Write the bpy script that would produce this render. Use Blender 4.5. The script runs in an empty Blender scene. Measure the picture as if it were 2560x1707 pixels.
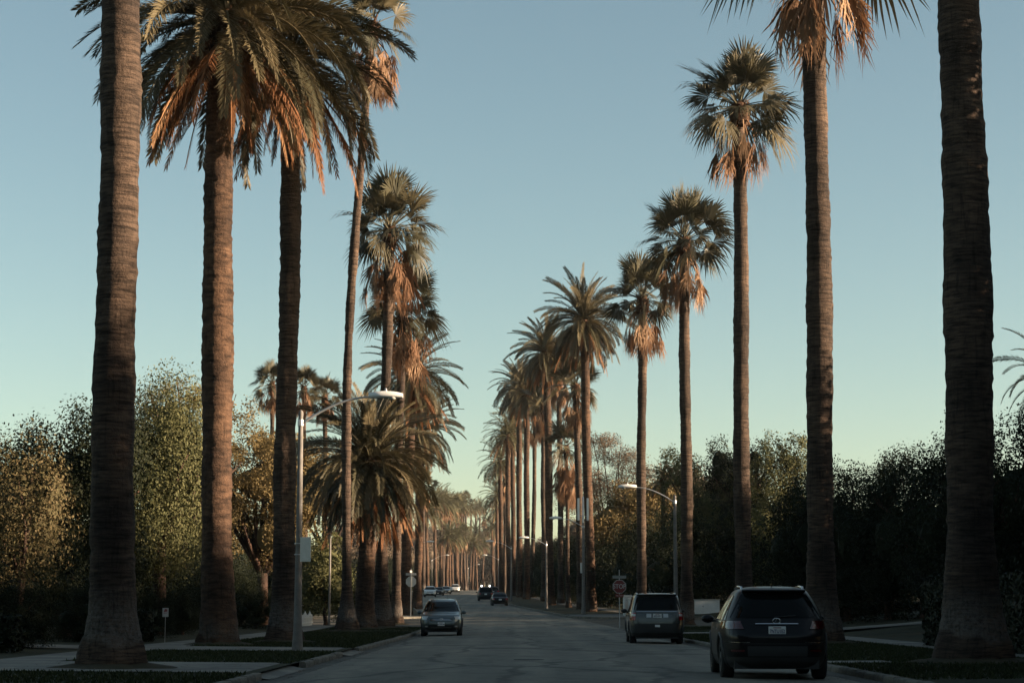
import bpy, bmesh, math, random
import numpy as np
from mathutils import Vector, Matrix

# ------------------------------------------------------------------ camera, light, exposure
sc = bpy.context.scene
C = sc.collection
F = 4800.0                                  # focal length in photo pixels (2560 wide)
PITCH = math.atan(664.5 / F)
EYE = 1.3
cam_d = bpy.data.cameras.new("camera")
cam_d.sensor_width = 36.0
cam_d.lens = 36.0 * F / 2560.0
cam_d.clip_start = 0.2
cam_d.clip_end = 4000
cam = bpy.data.objects.new("camera", cam_d)
C.objects.link(cam)
cam.location = (0, 0, EYE)
cam.rotation_euler = (math.radians(90) + PITCH, 0, 0)
sc.camera = cam

SUN_EL = math.radians(11.0)
SUN_AZ = math.radians(98)                  # clockwise from +Y
sun_vec = Vector((math.sin(SUN_AZ) * math.cos(SUN_EL), math.cos(SUN_AZ) * math.cos(SUN_EL), math.sin(SUN_EL)))
world = bpy.data.worlds.new("World")
sc.world = world
world.use_nodes = True
wn = world.node_tree.nodes
wl = world.node_tree.links
sky = wn.new("ShaderNodeTexSky")
sky.sky_type = 'NISHITA'
sky.sun_disc = False
sky.sun_elevation = SUN_EL
sky.sun_rotation = SUN_AZ
sky.altitude = 60
sky.air_density = 0.8
sky.dust_density = 0.9
sky.ozone_density = 1.2
tint = wn.new("ShaderNodeMix")
tint.data_type = 'RGBA'
tint.blend_type = 'MULTIPLY'
tint.inputs[0].default_value = 1.0
tint.inputs[7].default_value = (0.99, 0.945, 0.75, 1)
wl.new(sky.outputs[0], tint.inputs[6])
wl.new(tint.outputs[2], wn["Background"].inputs[0])
wn["Background"].inputs[1].default_value = 0.055
sun_d = bpy.data.lights.new("sun", 'SUN')
sun_d.energy = 5.0
sun_d.angle = math.radians(0.55)
sun_d.color = (1.0, 0.76, 0.53)
sun = bpy.data.objects.new("sun", sun_d)
C.objects.link(sun)
sun.location = (60, -10, 40)
sun.rotation_euler = (-sun_vec).to_track_quat('-Z', 'Y').to_euler()

vs = sc.view_settings
sc.display_settings.display_device = 'sRGB'
vs.view_transform = 'Standard'
vs.look = 'None'
vs.gamma = 1.0
vs.use_curve_mapping = False
vs.exposure = 2.04
sc.cycles.use_denoising = True
sc.cycles.max_bounces = 6
sc.cycles.diffuse_bounces = 2
sc.cycles.glossy_bounces = 2
sc.cycles.transmission_bounces = 4
sc.cycles.transparent_max_bounces = 6

random.seed(4)
RNG = np.random.default_rng(11)


def at(u, v, Y):
    """world point at ground distance Y that projects to photo pixel (u, v)"""
    cx = (u - 1280.0) / F
    cy = (853.5 - v) / F
    y = math.cos(PITCH) - cy * math.sin(PITCH)
    z = math.sin(PITCH) + cy * math.cos(PITCH)
    t = Y / y
    return (cx * t, Y, EYE + z * t)


# ------------------------------------------------------------------ street layout
CY = [-100, 105, 150, 210, 260, 306, 400, 560, 800, 1100]
CX = [1.0, 1.0, -1.4, -5.4, -7.6, -9.2, -9.9, -10.0, -9.5, -9.0]
ZY = [-100, 95, 120, 150, 210, 260, 306, 400, 560, 700, 1100]
ZZ = [0, 0, .22, .60, 1.45, 2.3, 3.0, 4.4, 6.2, 7.4, 7.9]
OFFS = np.linspace(-14, 14, 9)


def cen(y):
    return float(np.mean(np.interp(y + OFFS, CY, CX)))


def zf(y):
    return float(np.mean(np.interp(y + OFFS, ZY, ZZ)))


HW = 5.5                                    # half width between kerb faces
X0, X1 = 112.0, 140.0                       # the crossing street
CR = 5.0                                    # corner radius
BANK_L = ([0, 5, 7, 12, 40, 140], [.13, .17, .18, .30, .5, .6])
BANK_R = ([0, 6, 8, 17, 40, 140], [.13, .18, .20, 1.10, 1.4, 1.5])


def bank(o, side):
    b = BANK_L if side < 0 else BANK_R
    return float(np.interp(o, b[0], b[1]))


def arc(y):
    """extra lateral set-back of the kerb where it turns into the crossing street"""
    d = None
    if X0 - CR < y <= X0:
        d = y - (X0 - CR)
    elif X1 <= y < X1 + CR:
        d = (X1 + CR) - y
    return 0.0 if d is None else CR - math.sqrt(max(0.0, CR * CR - d * d))


def gz(x, y):
    o = abs(x - cen(y)) - HW
    if o < arc(y) or X0 < y < X1:
        return zf(y)
    return zf(y) + bank(o, -1 if x < cen(y) else 1)


# ------------------------------------------------------------------ helpers
def link(o, parent=None):
    C.objects.link(o)
    if parent is not None:
        o.parent = parent
    return o


def mesh_np(name, v, f, smooth=False):
    me = bpy.data.meshes.new(name)
    v = np.asarray(v, dtype=np.float32)
    if isinstance(f, np.ndarray) and f.ndim == 2:
        n, k = f.shape
        me.vertices.add(len(v))
        me.vertices.foreach_set("co", v.ravel())
        me.loops.add(n * k)
        me.loops.foreach_set("vertex_index", f.astype(np.int32).ravel())
        me.polygons.add(n)
        me.polygons.foreach_set("loop_start", np.arange(0, n * k, k, dtype=np.int32))
        me.update(calc_edges=True)
        me.validate()
    else:
        me.from_pydata([tuple(map(float, p)) for p in v], [], f)
        me.update()
    if smooth:
        me.polygons.foreach_set("use_smooth", [True] * len(me.polygons))
    return me


def ob(name, me, m=None, parent=None, loc=(0, 0, 0), rot=(0, 0, 0), scale=None):
    o = bpy.data.objects.new(name, me)
    if m is not None and me is not None and len(me.materials) == 0:
        me.materials.append(m)
    o.location = loc
    o.rotation_euler = rot
    if scale is not None:
        o.scale = (scale, scale, scale) if not hasattr(scale, '__len__') else scale
    return link(o, parent)


def tag(o, label, cat, group=None):
    o["label"] = label
    o["category"] = cat
    if group:
        o["group"] = group
    return o


def thing(name, label, cat, loc, rz=0.0, group=None):
    o = bpy.data.objects.new(name, None)
    o.empty_display_size = 0.3
    o.location = loc
    o.rotation_euler = (0, 0, rz)
    link(o)
    return tag(o, label, cat, group)


def struct(name, me, m):
    o = ob(name, me, m)
    o["kind"] = "structure"
    return o


class MB:
    """collects simple shapes into one mesh"""

    def __init__(s):
        s.v = []
        s.f = []

    def add(s, v, f):
        n = len(s.v)
        s.v += [tuple(p) for p in v]
        s.f += [tuple(i + n for i in q) for q in f]
        return s

    def box(s, x0, x1, y0, y1, z0, z1, b=0.0):
        if b <= 0:
            v = [(x0, y0, z0), (x1, y0, z0), (x1, y1, z0), (x0, y1, z0), (x0, y0, z1), (x1, y0, z1), (x1, y1, z1), (x0, y1, z1)]
            return s.add(v, [(0, 3, 2, 1), (4, 5, 6, 7), (0, 1, 5, 4), (1, 2, 6, 5), (2, 3, 7, 6), (3, 0, 4, 7)])
        lv = []
        for z, i in ((z0, b), (z0 + b, 0), (z1 - b, 0), (z1, b)):
            for x, y in ((x0 + i, y0 + b), (x0 + b, y0 + i), (x1 - b, y0 + i), (x1 - i, y0 + b), (x1 - i, y1 - b), (x1 - b, y1 - i), (x0 + b, y1 - i), (x0 + i, y1 - b)):
                lv.append((x, y, z))
        f = [tuple(range(7, -1, -1)), tuple(range(24, 32))]
        for r in range(3):
            for k in range(8):
                f.append((r * 8 + k, r * 8 + (k + 1) % 8, r * 8 + 8 + (k + 1) % 8, r * 8 + 8 + k))
        return s.add(lv, f)

    def tube(s, pts, rad, n=8, caps=True):
        pts = [Vector(p) for p in pts]
        if not hasattr(rad, '__len__'):
            rad = [rad] * len(pts)
        v, f = [], []
        up = Vector((0.13, 0.31, 0.94))
        for i, p in enumerate(pts):
            t = (pts[min(i + 1, len(pts) - 1)] - pts[max(i - 1, 0)]).normalized()
            a = t.cross(up if abs(t.dot(up)) < .97 else Vector((1, 0, 0))).normalized()
            b = t.cross(a)
            for k in range(n):
                w = 2 * math.pi * k / n
                v.append(p + (a * math.cos(w) + b * math.sin(w)) * rad[i])
        for i in range(len(pts) - 1):
            for k in range(n):
                f.append((i * n + k, i * n + n + k, i * n + n + (k + 1) % n, i * n + (k + 1) % n))
        if caps:
            f.append(tuple(range(n)))
            f.append(tuple(range(len(v) - 1, len(v) - 1 - n, -1)))
        return s.add(v, f)

    def lathe(s, prof, n=16, axis='z', o=(0, 0, 0)):
        v, f = [], []
        for r, h in prof:
            for k in range(n):
                w = 2 * math.pi * k / n
                if axis == 'z':
                    p = (r * math.cos(w), r * math.sin(w), h)
                elif axis == 'x':
                    p = (h, r * math.cos(w), r * math.sin(w))
                else:
                    p = (r * math.cos(w), h, r * math.sin(w))
                v.append((p[0] + o[0], p[1] + o[1], p[2] + o[2]))
        for i in range(len(prof) - 1):
            for k in range(n):
                f.append((i * n + k, i * n + (k + 1) % n, i * n + n + (k + 1) % n, i * n + n + k))
        return s.add(v, f)

    def grid(s, P):
        """P[i][j] grid of points"""
        a, b = len(P), len(P[0])
        v = [p for r in P for p in r]
        f = [(i * b + j, i * b + j + 1, i * b + b + j + 1, i * b + b + j) for i in range(a - 1) for j in range(b - 1)]
        return s.add(v, f)

    def me(s, name, smooth=False):
        return mesh_np(name, s.v, s.f, smooth)

    def build(s, name, m, parent=None, smooth=False, loc=(0, 0, 0)):
        return ob(name, s.me(name, smooth), m, parent, loc)


# ------------------------------------------------------------------ materials
def nodes(name):
    m = bpy.data.materials.new(name)
    m.use_nodes = True
    nt = m.node_tree
    return m, nt, nt.nodes["Principled BSDF"]


def N(nt, t, **kw):
    n = nt.nodes.new(t)
    for k, v in kw.items():
        if k.startswith("i_"):
            key = k[2:]
            key = int(key) if key.isdigit() else key
            n.inputs[key].default_value = v
        else:
            setattr(n, k, v)
    return n


def rgba(c):
    return (c[0], c[1], c[2], 1)


def ramp(nt, fac, stops):
    r = nt.nodes.new("ShaderNodeValToRGB")
    e = r.color_ramp.elements
    e[0].position, e[0].color = stops[0][0], rgba(stops[0][1])
    e[1].position, e[1].color = stops[-1][0], rgba(stops[-1][1])
    for p, c in stops[1:-1]:
        q = e.new(p)
        q.color = rgba(c)
    nt.links.new(fac, r.inputs[0])
    return r


def noise(nt, scale, detail=4, rough=.6, coord="Object", mscale=None, dist=0.0):
    tc = nt.nodes.new("ShaderNodeTexCoord")
    src = tc.outputs[coord]
    if mscale:
        mp = N(nt, "ShaderNodeMapping")
        mp.inputs["Scale"].default_value = mscale
        nt.links.new(src, mp.inputs[0])
        src = mp.outputs[0]
    n = N(nt, "ShaderNodeTexNoise")
    n.inputs["Scale"].default_value = scale
    n.inputs["Detail"].default_value = detail
    n.inputs["Roughness"].default_value = rough
    n.inputs["Distortion"].default_value = dist
    nt.links.new(src, n.inputs["Vector"])
    return n


def bump(nt, bs, h, strength, dist=.02):
    b = N(nt, "ShaderNodeBump")
    b.inputs["Strength"].default_value = strength
    b.inputs["Distance"].default_value = dist
    nt.links.new(h, b.inputs["Height"])
    nt.links.new(b.outputs[0], bs.inputs["Normal"])


def mat_plain(name, col, rough=.6, metal=0.0, var=.15, scale=3.0, coat=0.0, bmp=0.0, spec=None):
    m, nt, bs = nodes(name)
    n = noise(nt, scale, 5)
    lo = [c * (1 - var) for c in col]
    hi = [min(1, c * (1 + var)) for c in col]
    r = ramp(nt, n.outputs[0], [(.3, lo), (.7, hi)])
    nt.links.new(r.outputs[0], bs.inputs["Base Color"])
    bs.inputs["Roughness"].default_value = rough
    bs.inputs["Metallic"].default_value = metal
    bs.inputs["Coat Weight"].default_value = coat
    bs.inputs["Coat Roughness"].default_value = .04
    if spec is not None:
        bs.inputs["Specular IOR Level"].default_value = spec
    if bmp:
        bump(nt, bs, n.outputs[0], bmp)
    return m


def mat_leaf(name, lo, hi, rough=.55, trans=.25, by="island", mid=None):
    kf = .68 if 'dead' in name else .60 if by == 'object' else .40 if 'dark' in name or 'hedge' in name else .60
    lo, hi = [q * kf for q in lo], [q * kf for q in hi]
    mid = [q * kf for q in mid] if mid else None
    m, nt, bs = nodes(name)
    if by == "island":
        g = nt.nodes.new("ShaderNodeNewGeometry")
        fac = g.outputs["Random Per Island"]
    else:
        g = nt.nodes.new("ShaderNodeObjectInfo")
        fac = g.outputs["Random"]
    st = [(0, lo), (1, hi)] if mid is None else [(0, lo), (.5, mid), (1, hi)]
    r = ramp(nt, fac, st)
    nt.links.new(r.outputs[0], bs.inputs["Base Color"])
    bs.inputs["Roughness"].default_value = rough
    bs.inputs["Specular IOR Level"].default_value = .25 if by == "object" else .10
    tr = N(nt, "ShaderNodeBsdfTranslucent")
    nt.links.new(r.outputs[0], tr.inputs[0])
    mx = N(nt, "ShaderNodeMixShader")
    mx.inputs[0].default_value = trans
    nt.links.new(bs.outputs[0], mx.inputs[1])
    nt.links.new(tr.outputs[0], mx.inputs[2])
    nt.links.new(mx.outputs[0], nt.nodes["Material Output"].inputs[0])
    return m


def mat_trunk(name, lo, hi, base, ringscale=9.0, bs_=.5, zgrey=2.0):
    """bark with horizontal rings; paler worn bark near the root"""
    lo, hi, base = [[q * .33 for q in k] for k in (lo, hi, base)]
    m, nt, bs = nodes(name)
    n1 = noise(nt, 1.3, 5, .65, mscale=(1.6, 1.6, ringscale))
    n2 = noise(nt, .9, 3, .5, mscale=(1, 1, .55))
    n3 = noise(nt, 14, 4, .7)
    r = ramp(nt, n1.outputs[0], [(.36, lo), (.50, [(a + b) / 2 for a, b in zip(lo, hi)]), (.66, hi)])
    r2 = ramp(nt, n2.outputs[0], [(.32, (.50, .50, .53)), (.5, (.9, .88, .86)), (.68, (1.45, 1.38, 1.30))])
    mx = N(nt, "ShaderNodeMix", data_type='RGBA', blend_type='MULTIPLY')
    mx.inputs[0].default_value = 1
    nt.links.new(r.outputs[0], mx.inputs[6])
    nt.links.new(r2.outputs[0], mx.inputs[7])
    tc = nt.nodes.new("ShaderNodeTexCoord")
    sp = nt.nodes.new("ShaderNodeSeparateXYZ")
    nt.links.new(tc.outputs["Object"], sp.inputs[0])
    mz = N(nt, "ShaderNodeMath", operation='MULTIPLY')
    mz.inputs[1].default_value = 1.0 / zgrey
    wob = N(nt, "ShaderNodeMath", operation='ADD')
    nt.links.new(sp.outputs[2], wob.inputs[0])
    nt.links.new(n2.outputs[0], wob.inputs[1])
    nt.links.new(wob.outputs[0], mz.inputs[0])
    mr = ramp(nt, mz.outputs[0], [(.50, (.0, .0, .0)), (.56, (1, 1, 1)), (.72, (.8, .8, .8)), (1.0, (0, 0, 0))])
    mu = N(nt, "ShaderNodeMath", operation='MULTIPLY')
    nt.links.new(mr.outputs[0], mu.inputs[0])
    rr = ramp(nt, n3.outputs[0], [(.35, (.1, .1, .1)), (.65, (1, 1, 1))])
    nt.links.new(rr.outputs[0], mu.inputs[1])
    mx2 = N(nt, "ShaderNodeMix", data_type='RGBA')
    nt.links.new(mu.outputs[0], mx2.inputs[0])
    nt.links.new(mx.outputs[2], mx2.inputs[6])
    mx2.inputs[7].default_value = rgba(base)
    nt.links.new(mx2.outputs[2], bs.inputs["Base Color"])
    n4 = noise(nt, 1.0, 4, .7, mscale=(9, 9, .8), dist=.6)
    r4 = ramp(nt, n4.outputs[0], [(.34, (.55, .55, .55)), (.46, (1, 1, 1)), (.75, (1.12, 1.1, 1.08))])
    mx5 = N(nt, "ShaderNodeMix", data_type='RGBA', blend_type='MULTIPLY')
    mx5.inputs[0].default_value = 1
    nt.links.new(mx2.outputs[2], mx5.inputs[6])
    nt.links.new(r4.outputs[0], mx5.inputs[7])
    nt.links.new(mx5.outputs[2], bs.inputs["Base Color"])
    bs.inputs["Roughness"].default_value = .9
    bs.inputs["Specular IOR Level"].default_value = .2
    ad = N(nt, "ShaderNodeMath", operation='ADD')
    nt.links.new(n1.outputs[0], ad.inputs[0])
    nt.links.new(n3.outputs[0], ad.inputs[1])
    bump(nt, bs, ad.outputs[0], bs_, .05)
    return m


M = {}
M['trunk_fan'] = mat_trunk("fan_palm_bark", (.056, .040, .031), (.265, .186, .139), (.34, .31, .28), 13.0, .9)
M['trunk_date'] = mat_trunk("date_palm_bark", (.078, .047, .032), (.27, .162, .106), (.26, .23, .20), 6.0, 1.0, 1.4)
M['trunk_tree'] = mat_trunk("tree_bark", (.10, .06, .045), (.24, .14, .10), (.16, .12, .10), 1.2, .6, .5)
M['frond'] = mat_leaf("date_frond_leaf", (.062, .058, .031), (.200, .160, .090), .5, .14, "object", (.108, .092, .050))
M['fan'] = mat_leaf("fan_frond_leaf", (.052, .052, .029), (.155, .130, .076), .5, .16, "object", (.088, .080, .046))
M['dead'] = mat_leaf("dead_date_frond", (.17, .070, .028), (.36, .20, .10), .8, .2, "object", (.26, .115, .048))
M['dead_fan'] = mat_leaf("dead_fan_frond", (.17, .085, .044), (.38, .24, .145), .8, .2, "object", (.26, .14, .078))
M['crown_far'] = mat_leaf("far_frond_leaf", (.075, .078, .042), (.18, .165, .095), .6, .2, "island")
M['dead_far'] = mat_leaf("far_dead_frond", (.19, .095, .050), (.40, .26, .16), .8, .2, "island")
M['boots'] = mat_trunk("palm_boots", (.075, .042, .026), (.25, .135, .078), (.1, .07, .05), 2.5, 1.0, .01)
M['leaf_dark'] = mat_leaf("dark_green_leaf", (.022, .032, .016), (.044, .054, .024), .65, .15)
M['leaf_green'] = mat_leaf("olive_green_leaf", (.095, .105, .044), (.185, .180, .082), .65, .25)
M['leaf_gold'] = mat_leaf("golden_leaf", (.18, .135, .058), (.29, .215, .098), .65, .3)
M['leaf_rust'] = mat_leaf("rust_leaf", (.115, .095, .047), (.205, .150, .078), .65, .25, mid=(.150, .130, .062))
M['leaf_brown'] = mat_leaf("brown_leaf", (.13, .095, .066), (.20, .15, .105), .65, .2)
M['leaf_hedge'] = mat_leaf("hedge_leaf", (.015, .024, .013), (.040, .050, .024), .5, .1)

# ------------------------------------------------------------------ ground, road, kerbs
def mat_asphalt():
    m, nt, bs = nodes("asphalt")  # dark, weathered
    a = noise(nt, .22, 5, .6, mscale=(1, .28, 1))
    b = noise(nt, 1.1, 6, .7, mscale=(1, .35, 1), dist=1.2)
    g = noise(nt, 60, 3, .7)
    r1 = ramp(nt, a.outputs[0], [(.30, (.094, .088, .068)), (.5, (.140, .130, .102)), (.70, (.180, .165, .130))])
    r2 = ramp(nt, b.outputs[0], [(.34, (.58, .58, .59)), (.5, (1, 1, 1)), (.66, (1.18, 1.17, 1.14))])
    mx = N(nt, "ShaderNodeMix", data_type='RGBA', blend_type='MULTIPLY')
    mx.inputs[0].default_value = 1
    nt.links.new(r1.outputs[0], mx.inputs[6])
    nt.links.new(r2.outputs[0], mx.inputs[7])
    r3 = ramp(nt, g.outputs[0], [(.3, (.72, .72, .72)), (.7, (1.25, 1.25, 1.25))])
    mx2 = N(nt, "ShaderNodeMix", data_type='RGBA', blend_type='MULTIPLY')
    mx2.inputs[0].default_value = 1
    nt.links.new(mx.outputs[2], mx2.inputs[6])
    nt.links.new(r3.outputs[0], mx2.inputs[7])
    # sealed cracks: thin dark tar lines, and worn wheel tracks along the lanes
    tc = nt.nodes.new("ShaderNodeTexCoord")
    wp = noise(nt, .35, 4, .6)
    ad = N(nt, "ShaderNodeMix", data_type='VECTOR')
    ad.inputs[0].default_value = .55
    nt.links.new(tc.outputs["Object"], ad.inputs[4])
    nt.links.new(wp.outputs[1], ad.inputs[5])
    mp = N(nt, "ShaderNodeMapping")
    mp.inputs["Scale"].default_value = (.55, .16, 1)
    nt.links.new(ad.outputs[1], mp.inputs[0])
    vo = N(nt, "ShaderNodeTexVoronoi", feature='DISTANCE_TO_EDGE')
    vo.inputs["Scale"].default_value = 1.0
    nt.links.new(mp.outputs[0], vo.inputs["Vector"])
    cr_ = ramp(nt, vo.outputs["Distance"], [(.0, (.42, .42, .42)), (.016, (.48, .48, .48)), (.030, (1, 1, 1))])
    sp = nt.nodes.new("ShaderNodeSeparateXYZ")
    nt.links.new(tc.outputs["Object"], sp.inputs[0])
    sn = N(nt, "ShaderNodeMath", operation='SINE')
    ml_ = N(nt, "ShaderNodeMath", operation='MULTIPLY')
    ml_.inputs[1].default_value = 3.4
    nt.links.new(sp.outputs[0], ml_.inputs[0])
    nt.links.new(ml_.outputs[0], sn.inputs[0])
    tr_ = ramp(nt, sn.outputs[0], [(.0, (.90, .90, .90)), (.9, (1.12, 1.11, 1.09))])
    m3 = N(nt, "ShaderNodeMix", data_type='RGBA', blend_type='MULTIPLY')
    m3.inputs[0].default_value = 1
    nt.links.new(mx2.outputs[2], m3.inputs[6])
    nt.links.new(cr_.outputs[0], m3.inputs[7])
    m4 = N(nt, "ShaderNodeMix", data_type='RGBA', blend_type='MULTIPLY')
    m4.inputs[0].default_value = 1
    nt.links.new(m3.outputs[2], m4.inputs[6])
    nt.links.new(tr_.outputs[0], m4.inputs[7])
    nt.links.new(m4.outputs[2], bs.inputs["Base Color"])
    bs.inputs["Roughness"].default_value = .82
    bump(nt, bs, g.outputs[0], .5, .01)
    return m


def mat_ground(name, lo, hi, scale, coarse=.3, rough=.95, bmp=.4):
    lo, hi = [q * .66 for q in lo], [q * .66 for q in hi]
    m, nt, bs = nodes(name)
    a = noise(nt, scale, 6, .7)
    b = noise(nt, coarse, 4, .6)
    r = ramp(nt, a.outputs[0], [(.3, lo), (.7, hi)])
    r2 = ramp(nt, b.outputs[0], [(.33, (.6, .6, .6)), (.68, (1.25, 1.2, 1.1))])
    mx = N(nt, "ShaderNodeMix", data_type='RGBA', blend_type='MULTIPLY')
    mx.inputs[0].default_value = 1
    nt.links.new(r.outputs[0], mx.inputs[6])
    nt.links.new(r2.outputs[0], mx.inputs[7])
    nt.links.new(mx.outputs[2], bs.inputs["Base Color"])
    bs.inputs["Roughness"].default_value = rough
    bs.inputs["Specular IOR Level"].default_value = .2
    bump(nt, bs, a.outputs[0], bmp, .03)
    return m


M['asphalt'] = mat_asphalt()
M['asphalt_old'] = mat_ground("old_asphalt", (.095, .088, .076), (.150, .138, .118), 8, .4)
M['lawn'] = mat_ground("lawn", (.024, .028, .013), (.055, .054, .026), 9, .35)
M['earth'] = mat_ground("earth", (.035, .034, .020), (.075, .062, .036), 3, .12)
M['concrete'] = mat_ground("concrete", (.20, .195, .18), (.33, .32, .295), 5, .5, .9, .2)
M['gutter'] = mat_ground("gutter_concrete", (.10, .10, .095), (.19, .185, .17), 6, .7, .9, .2)
M['kerb'] = mat_ground("kerb_concrete", (.13, .125, .11), (.27, .255, .225), 4, 1.3, .9, .5)
M['grass'] = mat_leaf("grass_blade", (.022, .034, .012), (.065, .075, .028), .6, .2)
M['paint'] = mat_ground("worn_white_paint", (.06, .06, .058), (.42, .42, .40), 4.5, 2.0, .8, .1)

YS = list(np.arange(-80, 106, 6.0)) + list(np.arange(106, 147, .5)) + list(np.arange(148, 420, 6.0)) + list(np.arange(420, 1101, 20.0))


def strip(o0, o1, y0, y1, dz, n=2, cross=0.0, ystep=None):
    ys = [y for y in YS if y0 < y < y1]
    ys = [y0] + ys + [y1]
    P = []
    for y in ys:
        row = []
        for k in range(n):
            o = o0 + (o1 - o0) * k / (n - 1)
            row.append((cen(y) + o, y, zf(y) + dz + cross * (1 - (o / HW) ** 2)))
        P.append(row)
    return MB().grid(P)


# ground sheet far below everything, reaching the horizon
P = []
for y in [-300, -80] + list(np.arange(-40, 421, 20.0)) + [500, 600, 700, 900, 1100, 1600, 2600]:
    P.append([(x, y, zf(y) - .12 - (0.02 if abs(x) < 300 else 2.0)) for x in (-1500, -300, -120, -40, -12, 12, 40, 120, 300, 1500)])
struct("ground", MB().grid(P).me("ground", True), M['earth'])
struct("road", strip(-HW, HW, -80, 1100, 0.0, 9, .07).me("road", True), M['asphalt'])
P = [[(x, y, zf(y) - .004 - 0.002) for x in np.linspace(-120, 120, 41)] for y in np.arange(X0 - CR - 1, X1 + CR + 1.1, 1.0)]
struct("cross_street", MB().grid(P).me("cross_street", True), M['asphalt_old'])


def block(side, y0, y1, name):
    offs = [.14, .6, 1.5, 3, 4.6, 6.2, 8, 10, 12.5, 15, 18, 24, 34, 50, 80, 115]
    ys = [y0] + [y for y in YS if y0 < y < y1] + [y1]
    P = []
    for y in ys:
        k = cen(y) + side * HW
        P.append([(k + side * (arc(y) + o), y, zf(y) + bank(o, side) - .005 + (0.03 * math.sin(o * 1.7 + y * .31) if 8 < o else 0)) for o in offs])
    if side > 0:
        P = [list(reversed(r)) for r in P]
    return struct(name, MB().grid(P).me(name, True), M['lawn'])


block(-1, -80, X0 - .15, "lawn_left_near")
block(1, -80, X0 - .15, "lawn_right_near")
block(-1, X1 + .15, 1100, "lawn_left_far")
block(1, X1 + .15, 1100, "lawn_right_far")


def walk(side, o0, o1, y0, y1, name, dz=.012, m='concrete', n=3):
    ys = [y0] + [y for y in YS if y0 < y < y1] + [y1]
    P = []
    for y in ys:
        k = cen(y) + side * HW
        r = [(k + side * (arc(y) + o), y, zf(y) + bank(o, side) + dz) for o in np.linspace(o0, o1, n)]
        P.append(r if side < 0 else list(reversed(r)))
    return struct(name, MB().grid(P).me(name, True), M[m])


walk(-1, 5.1, 6.7, -80, X0 - .3, "sidewalk_left_near")
walk(1, 5.1, 6.6, -80, X0 - .3, "sidewalk_right_near")
walk(-1, 5.1, 6.7, X1 + .3, 600, "sidewalk_left_far")
walk(1, 5.1, 6.7, X1 + .3, 600, "sidewalk_right_far")
walk(1, .2, 5.1, X1 + .4, X1 + 11, "corner_pavement_right", .016)
walk(-1, .2, 5.0, X1 + .4, X1 + 5, "corner_pavement_left", .016)
walk(1, .25, 1.6, 41.2, 42.6, "kerbside_step", .016)

DRIVES = [(35.3, 41.0), (52.4, 56.8)]


def apron(side, y0, y1, name, out=5.2):
    P = []
    for y in np.linspace(y0 - .25, y1 + .25, 9):
        fl = 0
        k = cen(y) + side * HW
        r = []
        for o, z in ((-.16, .018), (.05, .05), (.5, bank(.5, side) + .014), (2, bank(2, side) + .014), (3.5, bank(3.5, side) + .014), (out, bank(out, side) + .014)):
            r.append((k + side * o, y, zf(y) + z))
        P.append(r if side < 0 else list(reversed(r)))
    return struct(name, MB().grid(P).me(name, True), M['concrete'])


for i, (a_, b_) in enumerate(DRIVES):
    apron(-1, a_, b_, "driveway_apron")
    walk(-1, 6.6, 16, a_ + .2, b_ - .2, "driveway", .014)
apron(1, 86, 90, "driveway_apron")
walk(1, 6.5, 17, 86, 90, "driveway", .014)

# gutters of paler concrete along the kerbs
for side, nm in ((-1, "gutter_left"), (1, "gutter_right")):
    for y0, y1 in ((-80, X0 - CR), (X1 + CR, 700)):
        a, b = (-HW, -HW + .42) if side < 0 else (HW - .42, HW)
        struct(nm, strip(a, b, y0, y1, .009).me(nm), M['gutter'])

# kerbs: cast stones one by one where they show, a continuous run farther off
kerb_mesh = []
for q in range(4):
    L = 1.83
    r = random.Random(q)
    mb = MB()
    P = []
    prof = [(-.005, -.06), (0, .085), (.012, .118), (.04, .132), (.15, .135), (.155, -.06)]
    for k in range(7):
        y = -L / 2 + L * k / 6 + .006 * (1 if k == 0 else -1 if k == 6 else 0)
        P.append([(x + r.uniform(-.006, .006), y, z + (r.uniform(-.012, .006) if z > .05 else 0)) for x, z in prof])
    mb.grid(P)
    mb.add(P[0], [tuple(range(6))])
    mb.add(P[6], [tuple(range(5, -1, -1))])
    me = mb.me("kerb_stone")
    me.materials.append(M['kerb'])
    kerb_mesh.append(me)


def kerb_run(side, ya, yb, parent, skips=()):
    y = ya
    while y + 1.83 <= yb + .9:
        ym = y + .915
        if not any(a - .6 < ym < b + .6 for a, b in skips):
            k = cen(ym) + side * HW
            dx = cen(ym + 1) - cen(ym - 1)
            ang = -math.atan2(dx, 2)
            o = ob("kerb_stone", random.choice(kerb_mesh), None, parent, (k, ym, zf(ym)), (0, 0, ang + (0 if side > 0 else math.pi)))
            o.rotation_euler.x = random.uniform(-.003, .003)
            o.location.z += random.uniform(-.008, .008)
        y += 1.845


def kerb_line(path, side_out):
    """continuous kerb along a path of (x, y); side_out(i) gives the outward normal"""
    P = []
    for i, (x, y) in enumerate(path):
        nx, ny = side_out[i]
        P.append([(x + nx * a, y + ny * a, zf(y) + b) for a, b in ((0, -.06), (0, .10), (.03, .132), (.15, .135), (.155, -.06))])
    return MB().grid(P)


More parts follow.
